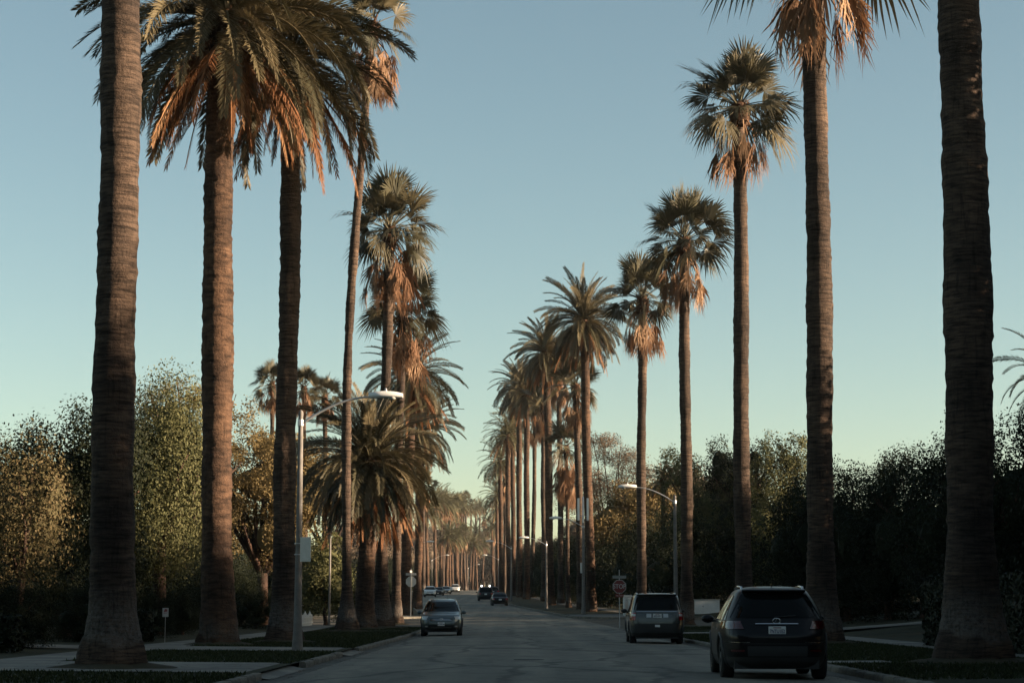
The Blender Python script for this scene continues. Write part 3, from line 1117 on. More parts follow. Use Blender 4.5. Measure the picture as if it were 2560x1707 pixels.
def crown_mesh(seed, blobs, n, size, up=0.0, clump=.31, core=.42, shell=.62):
    rng = np.random.default_rng(seed)
    V, Fq = leaf_cloud(rng, blobs, n, size, up, clump, shell)
    me = mesh_np("crown", V, Fq)
    if core > 0:
        # solid blobs added inside the crown to stop sun leaking through
        bm = bmesh.new()
        bm.from_mesh(me)
        for b in blobs:
            if min(b[3:6]) < 1.15:
                continue
            vs_ = []
            for p in ICO[0]:
                j = core * (1 + rng.normal(0, .10))
                vs_.append(bm.verts.new((b[0] + p[0] * b[3] * j, b[1] + p[1] * b[4] * j, b[2] + p[2] * b[5] * j)))
            for f in ICO[1]:
                bm.faces.new([vs_[i] for i in f])
        bm.to_mesh(me)
        bm.free()
    return me


def limbs_mesh(seed, blobs, h, r, lean=(0, 0), extra=2):
    rng = np.random.default_rng(seed)
    mb = MB()
    fork = Vector((lean[0] * .5, lean[1] * .5, h * .45))
    pts = [Vector((0, 0, -.2)), Vector((0, 0, .15)), Vector((lean[0] * .2 + rng.uniform(-.1, .1), lean[1] * .2, h * .2)), fork]
    mb.tube(pts, [r * 1.7, r * 1.25, r, r * .9], 9)
    for b in blobs:
        c_ = Vector(b[:3])
        for k in range(extra):
            tip = c_ + Vector(rng.normal(0, .4, 3)) * Vector(b[3:6]).length * .5
            m = fork.lerp(tip, .45) + Vector((rng.uniform(-.3, .3), rng.uniform(-.3, .3), rng.uniform(-.2, .45)))
            q = fork.lerp(tip, .75) + Vector((rng.uniform(-.2, .2), rng.uniform(-.2, .2), rng.uniform(-.1, .3)))
            mb.tube([fork - Vector((0, 0, .15)), m, q, tip], [r * .6, r * .4, r * .26, r * .1], 6)
    return mb.me("trunk", True)


def tree(name, label, u, Y, blobs, n, size, leaf, h, r, group=None, seed=1, up=0.0, clump=.31, core=.42, cat="tree", lean=(0, 0), extra=2, shell=.62, x=None):
    xb = at(u, 1518, Y)[0] if x is None else x
    root = thing(name, label, cat, (xb, Y, gz(xb, Y)), 0, group)
    ob("trunk", limbs_mesh(seed, blobs, h, r, lean, extra), M['trunk_tree'], root)
    ob("crown", crown_mesh(seed, blobs, n, size, up, clump, core, shell), M[leaf], root)
    return root


GT = "trees in the left gardens"
# tall upright ficus with bright sunlit side
tree("ficus_tree", "tall rounded olive green tree catching the sun behind near left trunk", 395, 78,
     [(0, 0, 5.6, 2.1, 2.1, 3.2), (.3, .2, 8.4, 1.6, 1.6, 2.0), (-.5, -.3, 4.2, 1.9, 1.8, 2.0), (.9, 0, 6.4, 1.4, 1.5, 2.4), (-.9, .3, 7.4, 1.4, 1.4, 2.2)], 44000, .125, 'leaf_green', 8, .26, GT, 21, .9, .24)
tree("acacia_tree", "brownish spreading tree top peeking over the rounded green tree", 455, 112,
     [(-2.6, 0, 12.6, 2.0, 1.6, .7), (0, 0, 13.1, 2.2, 1.8, .8), (2.2, 0, 12.2, 2.0, 1.6, .8), (3.4, 0, 10.4, 1.9, 1.6, 1.1), (-1, 0, 11.0, 2.8, 2.0, 1.2)], 9000, .16, 'leaf_gold', 11, .28, GT, 22, 0, .22, 0)
tree("dark_tree", "dark leafy tree left of the nearest trunk against the sky", 165, 70,
     [(0, 0, 5.4, 2.3, 2.2, 2.6), (-1.6, .2, 5.2, 1.8, 1.8, 2.2), (1.2, -.2, 6.0, 1.7, 1.6, 2.3), (.2, .4, 3.2, 2.6, 2.2, 2.0)], 32000, .14, 'leaf_dark', 7, .24, GT, 23, .6, .22)
tree("dark_tree", "dark bushy tree cut by the left edge of the picture", -20, 74,
     [(0, 0, 4.8, 2.2, 2.2, 2.5), (1.4, 0, 4.6, 1.6, 1.6, 2.2), (0, 0, 2.6, 2.6, 2.2, 2.2)], 24000, .14, 'leaf_dark', 6, .24, GT, 24, .6, .22)
tree("rust_leaf_tree", "small tree with orange autumn leaves at the left edge", 52, 56,
     [(0, 0, 4.0, 1.35, 1.3, 1.5), (-.6, .2, 3.2, 1.2, 1.1, 1.4), (.55, -.2, 3.0, 1.0, 1.0, 1.5), (.1, 0, 5.2, .8, .8, .9), (-.8, 0, 2.4, .9, .9, .8)], 9000, .115, 'leaf_rust', 4.2, .12, GT, 25, .5, .17, 0, shell=.45)
tree("golden_tree", "large golden leaved tree with reddish limbs between the left trunks", 655, 116,
     [(0, 0, 8.6, 3.0, 2.6, 2.2), (-2.4, 0, 6.8, 2.2, 2.0, 2.4), (2.4, 0, 7.6, 2.4, 2.0, 2.2), (.4, .2, 10.6, 2.2, 1.8, 1.2), (2.9, 0, 9.2, 2.0, 1.8, 1.4), (.6, -.4, 5.2, 1.9, 1.6, 1.7), (-3.4, 0, 8.8, 1.6, 1.6, 1.4)], 38000, .155, 'leaf_gold', 7, .34, GT, 26, .1, .22, .55, extra=3)
tree("golden_tree", "yellow green tree crown between rounded green tree and reddish trunk", 520, 128,
     [(0, 0, 8.4, 2.2, 2.0, 1.8), (1.0, 0, 6.4, 2.0, 1.8, 1.8), (-.8, 0, 10.4, 1.6, 1.4, 1.0)], 11000, .19, 'leaf_gold', 7, .25, GT, 27, .1, .24, .5)
tree("grey_tree", "greyish tree behind the wide low date palm", 818, 165,
     [(0, 0, 11.5, 2.8, 2.4, 2.2), (2.4, 0, 13, 2.0, 1.8, 1.6), (-2, 0, 9.6, 2.4, 2.2, 2.0)], 10000, .2, 'leaf_brown', 10, .3, GT, 28, 0, .28, .5)
tree("laurel_shrub", "tall green shrub seen under the wide low date palm", 815, 112,
     [(0, 0, 3.4, 1.3, 1.2, 1.6), (.6, 0, 2.0, 1.4, 1.2, 1.4), (-.9, 0, 2.3, 1.2, 1.2, 1.6)], 9000, .17, 'leaf_green', 3, .1, GT, 29, .3, .2, .6, cat="shrub")

GTR = "trees behind the right lawn"
right_trees = [
    ("bright topped green tree just left of tall fan palm trunk, right side", 1775, 150, 'leaf_green', 13.2, 2.9, 31),
    ("dark green tree between the two tall palm trunks, right side", 1892, 149, 'leaf_dark', 12.7, 3.4, 32),
    ("green tree close to the left side of the palm by the black car", 1975, 147, 'leaf_green', 12.6, 2.7, 33),
    ("dark tree just right of the palm by the black car", 2120, 102, 'leaf_dark', 8.6, 2.6, 34),
    ("dark tree in the middle of the right hedge line", 2222, 98, 'leaf_dark', 8.2, 2.5, 35),
    ("dark brown tinged tree left of the massive right trunk", 2312, 95, 'leaf_dark', 8.0, 2.3, 36),
    ("taller dark tree at the right edge behind massive trunk", 2565, 72, 'leaf_dark', 8.3, 2.3, 37),
    ("dark tree hidden behind the massive right trunk", 2440, 82, 'leaf_dark', 7.6, 2.2, 38),
    ("lower dark tree filling in behind the black car", 2045, 104, 'leaf_dark', 7.8, 2.4, 39),
]
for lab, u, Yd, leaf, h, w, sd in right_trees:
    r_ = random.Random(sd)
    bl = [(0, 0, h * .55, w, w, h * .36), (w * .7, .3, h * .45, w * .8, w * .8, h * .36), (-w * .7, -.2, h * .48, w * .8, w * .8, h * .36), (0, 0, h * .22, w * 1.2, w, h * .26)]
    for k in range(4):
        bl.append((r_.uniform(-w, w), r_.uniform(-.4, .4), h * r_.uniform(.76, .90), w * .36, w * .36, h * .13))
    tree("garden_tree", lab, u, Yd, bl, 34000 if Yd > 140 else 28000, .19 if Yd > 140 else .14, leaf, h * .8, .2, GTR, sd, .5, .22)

tree("golden_tree", "tree with sunlit golden tufts behind the lone fan palm", 1600, 172,
     [(0, 0, 9.6, 2.6, 2.2, 1.8), (-2.4, 0, 8.2, 2.2, 2.0, 1.7), (1.8, 0, 10.2, 1.8, 1.8, 1.4), (-3.6, 0, 6.8, 1.6, 1.6, 1.3), (.8, 0, 6.4, 3.2, 2.4, 2.0)], 14000, .22, 'leaf_gold', 8, .3, GTR, 41, 0, .3, .55)
# thin branchy tree with open, layered crown
tree("branchy_tree", "open brown branchy tree with layered crown behind the right row", 1530, 205,
     [(-1.4, 0, 17.0, 2.2, 1.8, .6), (.8, 0, 15.4, 2.6, 2.0, .6), (2.6, 0, 13.8, 2.2, 1.8, .6), (-2.2, 0, 13.2, 2.2, 1.8, .7), (.2, 0, 12.0, 3.4, 2.4, .9), (-3.0, 0, 10.6, 2.4, 2, .9), (2.6, 0, 10.6, 2.6, 2, .9)], 28000, .17, 'leaf_brown', 13, .22, GTR, 42, 0, .42, 0, extra=2)

# shrub masses: shared variants placed along both sides
VAR = []
for q in range(6):
    r_ = random.Random(q + 60)
    h = 6.0
    w = 2.4
    bl = [(0, 0, h * .5, w, w, h * .38), (w * .8, .4, h * .4, w * .8, w * .8, h * .36), (-w * .8, -.4, h * .42, w * .85, w * .85, h * .36), (0, .3, h * .2, w * 1.5, w * 1.1, h * .24), (.3, -.8, h * .45, w * .8, w * .8, h * .34)]
    for k in range(5):
        bl.append((r_.uniform(-w, w) * 1.1, r_.uniform(-1, 1), h * r_.uniform(.7, .88), w * .4, w * .4, h * .14))
    VAR.append((limbs_mesh(q + 60, bl[:3], h * .8, .16), crown_mesh(q + 60, bl, 24000, .145, .4, .24)))
for tr, cr in VAR:
    tr.materials.append(M['trunk_tree'])
DARK = [cr for _, cr in VAR]
for cr in DARK:
    cr.materials.append(M['leaf_dark'])


def shrub(x, y, s, label, group, q=None, sz=None, cat="tree", name="garden_shrub"):
    q = random.randrange(6) if q is None else q
    root = thing(name, label, cat, (x, y, gz(x, y)), random.uniform(0, 6.28), group)
    sc_ = (s, s, s * (sz or 1))
    ob("trunk", VAR[q][0], None, root, scale=sc_)
    ob("crown", VAR[q][1], None, root, scale=sc_)
    return root


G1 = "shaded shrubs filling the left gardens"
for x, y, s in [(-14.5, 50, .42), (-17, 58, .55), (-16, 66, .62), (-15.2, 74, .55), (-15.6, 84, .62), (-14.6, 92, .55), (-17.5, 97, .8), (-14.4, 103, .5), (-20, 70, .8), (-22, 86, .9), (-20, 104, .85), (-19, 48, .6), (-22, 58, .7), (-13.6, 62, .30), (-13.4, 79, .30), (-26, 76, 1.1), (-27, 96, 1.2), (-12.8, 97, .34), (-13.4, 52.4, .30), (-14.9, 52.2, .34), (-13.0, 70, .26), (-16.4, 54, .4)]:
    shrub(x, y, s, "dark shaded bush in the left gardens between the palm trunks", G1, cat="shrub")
G2 = "dark trees along the far left gardens"
for y in list(np.arange(146, 330, 12.0)) + list(np.arange(335, 620, 22.0)) + list(np.arange(640, 1000, 45.0)):
    shrub(cen(y) - 13.5 - random.uniform(0, 3), y, random.uniform(.75, 1.0) * (1 if y < 330 else 1.15), "dark leafy tree low behind the far left palm row", G2)
for y in np.arange(110, 330, 24.0):
    shrub(cen(y) - 25 - random.uniform(0, 6), y if not X0 - 3 < y < X1 + 3 else 144, random.uniform(1.0, 1.3), "dark leafy tree low behind the far left palm row", G2)
G3 = "dark trees along the far right gardens"
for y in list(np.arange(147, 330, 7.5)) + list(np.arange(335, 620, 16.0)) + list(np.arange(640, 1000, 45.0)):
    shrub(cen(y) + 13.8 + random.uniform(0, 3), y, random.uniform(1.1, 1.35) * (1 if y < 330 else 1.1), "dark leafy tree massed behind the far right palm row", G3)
for y in np.arange(60, 330, 22.0):
    yy = y if not X0 - 4 < y < X1 + 4 else 146
    shrub(cen(y) + 24 + random.uniform(0, 6), yy, random.uniform(1.15, 1.35), "dark leafy tree massed behind the far right palm row", G3)
# trees beside and behind the camera's side of the street; they keep the low sun off the road
G4 = "trees along the right gardens outside the picture"
for y in np.arange(-62, 66, 8.0):
    shrub((15.5 if y < 38 else 19.5) + random.uniform(0, 2.0), y, random.uniform(1.3, 1.5), "leafy tree added across the crossing street outside the picture to block the sun", G4)
for y in np.arange(-75, 57, 8.0):  # rear part of this row raised to dim the sky fill
    shrub(24 + random.uniform(0, 3), y, random.uniform(2.2, 2.6) if y < 41 else 1.6, "leafy tree added across the crossing street outside the picture to block the sun", G4)
for k, (x, y, h) in enumerate(((16.4, 41.0, 17.5),)):
    bl = [(0, 0, h * q, 2.3 - 1.0 * abs(q - .5), 1.75, h * .14) for q in (.18, .34, .50, .66, .80, .92)]
    tree("garden_tree", "tall leafy garden tree right of the street outside the picture", 0, y, bl, 26000, .24, 'leaf_dark', h * .8, .3, G4, 90 + k, .3, .3, x=x)
for y in np.arange(58, 112, 6.0):
    shrub(max(26, .267 * y + 10) + random.uniform(0, 3), y, random.uniform(1.8, 2.1), "leafy tree added across the crossing street outside the picture to block the sun", G4)
# unseen trees added beside and behind the camera, raised to dim the sky fill
for y in np.arange(-75, 27, 9.0):
    shrub(-16.5 - random.uniform(0, 2.5), y, random.uniform(2.0, 2.5), "unseen leafy tree added left of the street to dim the sky light", "unseen trees added along the left gardens")
for x in np.arange(-36, 40, 9.0):
    shrub(x, -92 + random.uniform(-4, 4), random.uniform(2.4, 3.0), "unseen leafy tree added behind the viewer to dim the sky light", "unseen trees added behind the viewer")
# trees added across the crossing street, out of the picture, to block low sun
for x, y, s_ in ((44, 112, 2.0), (47, 121, 2.2), (46, 130, 2.1), (48, 139, 2.0), (62, 118, 2.3), (62, 134, 2.3)):
    shrub(x, y, s_, "leafy tree added across the crossing street outside the picture to block the sun", G4)
# taller sunlit trees behind the far rows
G5 = "tall brownish trees behind the far palm rows"
FARB = []
for q in range(3):
    r_ = random.Random(q + 80)
    bl = [(r_.uniform(-2, 2), r_.uniform(-1, 1), r_.uniform(4, 11), 2.6, 2.4, 2.2) for _ in range(9)]
    me = crown_mesh(q + 80, bl, 12000, .34, .1, .4, .6)
    me.materials.append(M['leaf_brown'])
    tm_ = limbs_mesh(q + 80, bl[:4], 9, .3)
    tm_.materials.append(M['trunk_tree'])
    FARB.append((tm_, me))
for y in list(np.arange(380, 1000, 26.0)):
    for sd in (-1, 1):
        x = cen(y) + sd * (19 + random.uniform(0, 9))
        s_ = random.uniform(.95, 1.35) if sd < 0 else random.uniform(.7, 1.0)
        root = thing("far_tree", "tall brownish tree behind the far palm row on the %s" % ("left" if sd < 0 else "right"), "tree", (x, y, gz(x, y)), random.uniform(0, 6), G5)
        q = random.randrange(3)
        ob("trunk", FARB[q][0], None, root, scale=s_)
        ob("crown", FARB[q][1], None, root, scale=s_)
for y in np.arange(205, 400, 13.0):
    x = cen(y) + 22 + random.uniform(0, 10)
    s_ = random.uniform(.95, 1.2)
    root = thing("far_tree", "tall brownish tree behind the far palm row on the right", "tree", (x, y, gz(x, y)), random.uniform(0, 6), G5)
    q = random.randrange(3)
    ob("trunk", FARB[q][0], None, root, scale=s_)
    ob("crown", FARB[q][1], None, root, scale=s_)
for x in list(np.arange(-60, -13, 5.0)) + list(np.arange(-2, 40, 5.0)) + list(np.arange(-14, 4, 3.0)):
    y = 860 + random.uniform(-30, 30) if not -15 < x < -2.5 else 1060
    root = thing("far_tree", "tall brownish tree closing the end of the street", "tree", (x, y, gz(x, y)), random.uniform(0, 6), G5)
    q = random.randrange(3)
    s_ = random.uniform(1.9, 2.5) if x < -2 else random.uniform(1.5, 1.9)
    ob("trunk", FARB[q][0], None, root, scale=s_)
    ob("crown", FARB[q][1], None, root, scale=s_)


def hedge(name, label, x0, x1, y0, y1, h, n, seed, group=None):
    rng = np.random.default_rng(seed)
    z0 = gz((x0 + x1) / 2, (y0 + y1) / 2)
    root = thing(name, label, "hedge", ((x0 + x1) / 2, (y0 + y1) / 2, z0), 0, group)
    a, b = (x1 - x0) / 2, (y1 - y0) / 2
    MB().box(-a * .95, a * .95, -b + .06, b - .06, 0, h - .06).build("inner_twigs", M['leaf_hedge'], root)
    # leaves over all faces
    ar = np.array([2 * b * h, 2 * b * h, 2 * a * h, 2 * a * h, 4 * a * b])
    fi = rng.choice(5, n, p=ar / ar.sum())
    u, w = rng.uniform(-1, 1, n), rng.uniform(-1, 1, n)
    pos = np.zeros((n, 3))
    nd = np.zeros((n, 3))
    for k, (ax, s) in enumerate(((0, 1), (0, -1), (1, 1), (1, -1))):
        q = fi == k
        pos[q, ax] = s * (a if ax == 0 else b)
        pos[q, 1 - ax] = u[q] * (b if ax == 0 else a)
        pos[q, 2] = (w[q] * .5 + .5) * h
        nd[q, ax] = s
    q = fi == 4
    pos[q, 0], pos[q, 1], pos[q, 2] = u[q] * a, w[q] * b, h
    nd[q, 2] = 1
    pos += rng.normal(0, .035, (n, 3))
    nd = nd + rng.normal(0, .6, (n, 3))
    nd /= np.linalg.norm(nd, axis=1)[:, None]
    ax = rng.normal(size=(n, 3))
    ax -= nd * np.sum(ax * nd, 1)[:, None]
    ax /= np.linalg.norm(ax, axis=1)[:, None]
    bx = np.cross(nd, ax)
    L = rng.uniform(.05, .10, n)[:, None]
    V = np.stack([pos - ax * L, pos + bx * L * .5, pos + ax * L, pos - bx * L * .5], 1).reshape(-1, 3)
    ob("leaves", mesh_np("leaves", V, np.arange(4 * n).reshape(-1, 4)), M['leaf_hedge'], root)
    return root


GH = "clipped garden hedges"
hedge("clipped_hedge", "tall clipped dark hedge behind the massive right trunk", 12.3, 13.6, 44, 58, 1.95, 14000, 71, GH)
hedge("clipped_hedge", "low clipped hedge below the small white yard sign, left", -14.2, -11.9, 63, 64.4, .95, 7000, 72, GH)
hedge("clipped_hedge", "long low clipped hedge along the left lawn near the picture's edge", -17, -12.3, 47.6, 48.8, .8, 9000, 73, GH)
hedge("clipped_hedge", "clipped hedge at the far left corner behind the stop sign's back", -16, -9, 151, 152.4, 1.5, 6000, 74, GH)

# ------------------------------------------------------------------ street furniture
M['concrete_pole'] = mat_plain("spun_concrete_pole", (.125, .115, .105), .8, 0, .25, 6, bmp=.2)
M['steel'] = mat_plain("galvanised_steel", (.42, .42, .42), .45, .7, .12, 5)
M['lamp_white'] = mat_plain("lamp_housing", (.64, .64, .62), .45, 0, .08, 4)
M['lens'] = mat_plain("lamp_lens", (.45, .45, .42), .2, 0, .05, 4)
M['sign_back'] = mat_plain("sign_back_aluminium", (.45, .44, .42), .5, .5, .12, 5)
M['sign_red'] = mat_plain("sign_red", (.13, .011, .010), .45, 0, .08, 5)
M['sign_white'] = mat_plain("sign_white", (.36, .35, .34), .5, 0, .05, 5)
M['sign_green'] = mat_plain("street_sign_blue", (.16, .19, .19), .5, 0, .08, 5)
M['sign_ink'] = mat_plain("sign_ink", (.22, .05, .05), .6, 0, .1, 5)
M['white_paint'] = mat_plain("white_paint", (.52, .51, .49), .6, 0, .10, 3)
M['white_plaster'] = mat_plain("white_plaster", (.48, .47, .45), .85, 0, .12, 2, bmp=.2)
M['cap_stone'] = mat_plain("cap_stone", (.24, .23, .21), .85, 0, .15, 4)


def text_mesh(body, size, name, align='CENTER', extr=.002):
    cu = bpy.data.curves.new(name, 'FONT')
    cu.body = body
    cu.size = size
    cu.align_x = align
    cu.align_y = 'CENTER'
    cu.extrude = extr
    cu.offset = size * .018
    t = bpy.data.objects.new(name, cu)
    C.objects.link(t)
    dg = bpy.context.evaluated_depsgraph_get()
    me = bpy.data.meshes.new_from_object(t.evaluated_get(dg))
    bpy.data.objects.remove(t)
    me.name = name
    return me


def street_lamp(u, Y, h, arm, side, label, pole_r=.10, x=None, extra=False, group="street lamps"):
    """side: +1 the arm reaches to the right, -1 to the left"""
    xb = at(u, 1518, Y)[0] if x is None else x
    root = thing("street_lamp", label, "street lamp", (xb, Y, gz(xb, Y)), 0, group)
    MB().lathe([(pole_r * 1.7, -.1), (pole_r * 1.7, .12), (pole_r * 1.5, .35), (pole_r * 1.3, .7), (pole_r * 1.22, 1.0), (pole_r, h * .45), (pole_r * .74, h), (pole_r * .6, h + .03)], 12).build("pole", M['concrete_pole'], root, True)
    MB().lathe([(0, h + .14), (pole_r * .6, h + .10), (pole_r * .8, h + .04), (pole_r * .8, h - .02)], 10).build("finial", M['concrete_pole'], root, True)
    MB().lathe([(pole_r * .95, h - .32), (pole_r * 1.0, h - .30), (pole_r * 1.0, h - .16), (pole_r * .95, h - .14)], 10).build("arm_clamp", M['steel'], root)
    pts = []
    for k in range(12):
        t = k / 11
        pts.append((side * arm * t, -.02, h - .28 + .95 * arm / 2.4 * math.sin(min(1, t * 1.0) * math.pi * .5) ** .9))
    MB().tube(pts, [.038 - .012 * k / 11 for k in range(12)], 8).build("arm", M['steel'], root, True)
    e = pts[-1]
    # cobra head: long rounded housing with a lens below
    mb = MB()
    P = []
    Lh = .95
    for k in range(9):
        t = k / 8
        w = .15 * (math.sin(math.pi * min(1, .10 + t * .80)) ** .45) * (1 if t > .2 else .55 + t * 2.2)
        hh = .14 * (math.sin(math.pi * (.12 + .80 * t)) ** .5)
        row = []
        for q in range(10):
            a = 2 * math.pi * q / 10
            row.append((e[0] + side * Lh * (t - .08), e[1] + w * math.cos(a), e[2] + .03 + (hh if math.sin(a) > 0 else .07) * math.sin(a)))
        row.append(row[0])
        P.append(row)
    mb.grid(P)
    mb.add(P[0][:-1], [tuple(range(10))])
    mb.add(P[-1][:-1], [tuple(range(10))])
    hd = mb.build("lamp_head", M['lamp_white'], root, True)
    MB().lathe([(0, -.085), (.09, -.075), (.125, -.04), (.13, .0)], 12, 'z', (e[0] + side * .58, e[1], e[2] + .01)).build("lens", M['lens'], hd, True)
    MB().lathe([(0, .09), (.03, .085), (.035, 0)], 8, 'z', (e[0] + side * .40, e[1], e[2] + .16)).build("photocell", M['steel'], hd, True)
    if extra:
        # mast extension with two slim panel antennas and an equipment box
        MB().lathe([(.075, h), (.07, h + 2.1), (0, h + 2.15)], 10).build("mast", M['steel'], root, True)
        for s in (-1, 1):
            o = MB().box(s * .36 - .085, s * .36 + .085, -.07, .07, h + .25, h + 2.0, .03).build("antenna_panel", M['lamp_white'], root)
            MB().tube([(0, 0, h + .6), (s * .30, 0, h + .6)], .02, 6).build("bracket", M['steel'], o)
        MB().box(-.24, -.09, -.10, .10, 3.2, 4.0, .02).build("equipment_box", M['steel'], root)
    return root


street_lamp(745, 53, 6.45, 1.95, 1, "near street lamp on the left with long arm over the road", .088)
street_lamp(1690, 100, 6.75, 2.05, -1, "street lamp on the right rising above the grey car")
street_lamp(1459, 150, 7.0, 1.75, -1, "street lamp post with two white antenna panels on the far corner", .12, extra=True)
street_lamp(1020, 262, 6.9, 2.6, 1, "street lamp just behind the back of the stop sign, left")
street_lamp(1079, 420, 6.9, 2.9, 1, "second distant street lamp along the left kerb")
street_lamp(1170, 690, 8.0, 3.3, 1, "smallest street lamp far down the left kerb")
street_lamp(1278, 232, 6.6, 2.2, -1, "street lamp above the dark parked sedan, right kerb")
street_lamp(1246, 400, 6.8, 2.4, -1, "most distant street lamp on the right kerb")
street_lamp(1366, 182, 6.2, 1.7, -1, "street lamp in shade between right trunks left of the antenna post")

# back of a parking sign strapped to the near lamp post
xb = at(745, 1518, 53)[0]
z0 = gz(xb, 53)
s = thing("parking_sign", "grey back of a parking sign strapped to the near street lamp", "sign", (xb, 53, z0), math.radians(-18))
MB().box(.10, .42, -.145, -.137, 1.95 + .45, 2.62 + .45, .004).build("panel", M['sign_back'], s)
for zz in (2.6, 2.9):
    MB().lathe([(.126, zz - .012), (.13, zz), (.126, zz + .012)], 14).build("strap", M['steel'], s)
    MB().box(.08, .16, -.136, -.10, zz - .012, zz + .012).build("bracket", M['steel'], s)


def octagon(r):
    return [(r * math.cos(math.radians(22.5 + 45 * k)), r * math.sin(math.radians(22.5 + 45 * k))) for k in range(8)]


def prism(poly, y0, y1, zc):
    n = len(poly)
    v = [(x, y0, z + zc) for x, z in poly] + [(x, y1, z + zc) for x, z in poly]
    f = [tuple(range(n)), tuple(range(2 * n - 1, n - 1, -1))] + [(k, k + n, (k + 1) % n + n, (k + 1) % n) for k in range(n)]
    return MB().add(v, f)


def stop_sign(u, Y, label, front, zc=2.42, rz=0.0):
    xb = at(u, 1518, Y)[0]
    root = thing("stop_sign", label, "stop sign", (xb, Y, gz(xb, Y)), rz + (0 if front else math.pi), "stop signs")
    MB().box(-.025, .025, .02, .06, -.3, zc + .95).build("post", M['steel'], root)
    pl = prism(octagon(.41), -.004, .004, zc).build("panel", M['sign_back'], root)
    prism(octagon(.405), -.008, -.0045, zc).build("white_border", M['sign_white'], pl)
    prism(octagon(.375), -.012, -.0085, zc).build("red_face", M['sign_red'], pl)
    t = text_mesh("STOP", .31, "stop_lettering")
    o = ob("stop_lettering", t, M['sign_white'], pl, (0, -.0155, zc), (math.pi / 2, 0, 0), (.98, 1.15, 1))
    nb = MB().box(-.39, .39, .005, .013, zc + .46, zc + .62, .003).build("street_name_blade", M['sign_green'] if front else M['sign_white'], root)
    MB().box(-.37, .37, .003, .0045, zc + .475, zc + .50).build("blade_edge", M['sign_white'], nb)
    nb2 = MB().box(-.004, .004, -.38, .38, zc + .66, zc + .82, .002).build("street_name_blade", M['sign_white'], root)
    if front:
        p = MB().box(-.23, .23, -.006, .003, zc - .60, zc - .43, .003).build("all_way_plate", M['sign_red'], root)
        ob("plate_lettering", text_mesh("ALL WAY", .085, "plate_lettering"), M['sign_white'], p, (0, -.0095, zc - .515), (math.pi / 2, 0, 0))
    return root


stop_sign(1549, 110, "red octagonal STOP sign with street name blade, right corner", True, 2.35)
stop_sign(1027, 143, "pale back of a stop sign at the far left corner", False, 2.55, math.radians(-8))

# small yard sign by the low hedge
p = at(413, 1560, 62)
z0 = gz(p[0], 62)
zc = at(413, 1530, 62)[2] - z0
s = thing("yard_sign", "small white yard sign standing above the low clipped hedge", "sign", (p[0], 62, z0), math.radians(6))
MB().tube([(0, .012, -.1), (0, .012, zc)], .008, 6).build("stake", M['steel'], s)
pn = MB().box(-.095, .095, -.004, .004, zc - .14, zc + .14, .003).build("panel", M['sign_white'], s)
MB().add([(-.06, -.0065, zc + .01), (.06, -.0065, zc + .03), (.055, -.0065, zc + .10), (-.02, -.0065, zc + .115)], [(0, 1, 2, 3)]).build("printed_emblem", M['sign_ink'], pn)
MB().add([(-.06, -.0065, zc - .03), (.06, -.0065, zc - .02), (.06, -.0065, zc - .005), (-.06, -.0065, zc - .015)], [(0, 1, 2, 3)]).build("printed_line", M['sign_ink'], pn)

# white picket fence on the left, dipping between its posts
fx = -11.35
f_root = thing("picket_fence", "white picket fence with dipping top between the left trunks", "fence", (fx, 101.5, gz(fx, 101.5)))
pk = MB().add([(-.012, -.04, 0), (-.012, .04, 0), (-.012, .04, .9), (-.012, 0, 1.0), (-.012, -.04, .9), (.012, -.04, 0), (.012, .04, 0), (.012, .04, .9), (.012, 0, 1.0), (.012, -.04, .9)],
              [(0, 1, 2, 3, 4), (9, 8, 7, 6, 5), (0, 5, 6, 1), (1, 6, 7, 2), (2, 7, 8, 3), (3, 8, 9, 4), (4, 9, 5, 0)]).me("picket")
pk.materials.append(M['white_paint'])
post = MB().box(-.07, .07, -.07, .07, -.1, 1.15, .01).lathe([(.10, 1.15), (.10, 1.18), (.06, 1.2), (.05, 1.27), (0, 1.33)], 4).me("post")
post.materials.append(M['white_paint'])
yy = 0.0
while yy < 8.7:
    t = (yy % 2.45) / 2.45
    hh = .82 - .22 * math.sin(math.pi * t)
    if t < .03:
        ob("post", post, None, f_root, (0, yy, 0))
    else:
        ob("picket", pk, None, f_root, (0, yy, .06), (0, 0, random.uniform(-.03, .03)), (1, 1, hh))
    yy += .1225
for zz in (.2, .48):
    MB().box(.014, .045, 0, 8.7, zz, zz + .06).build("rail", M['white_paint'], f_root)

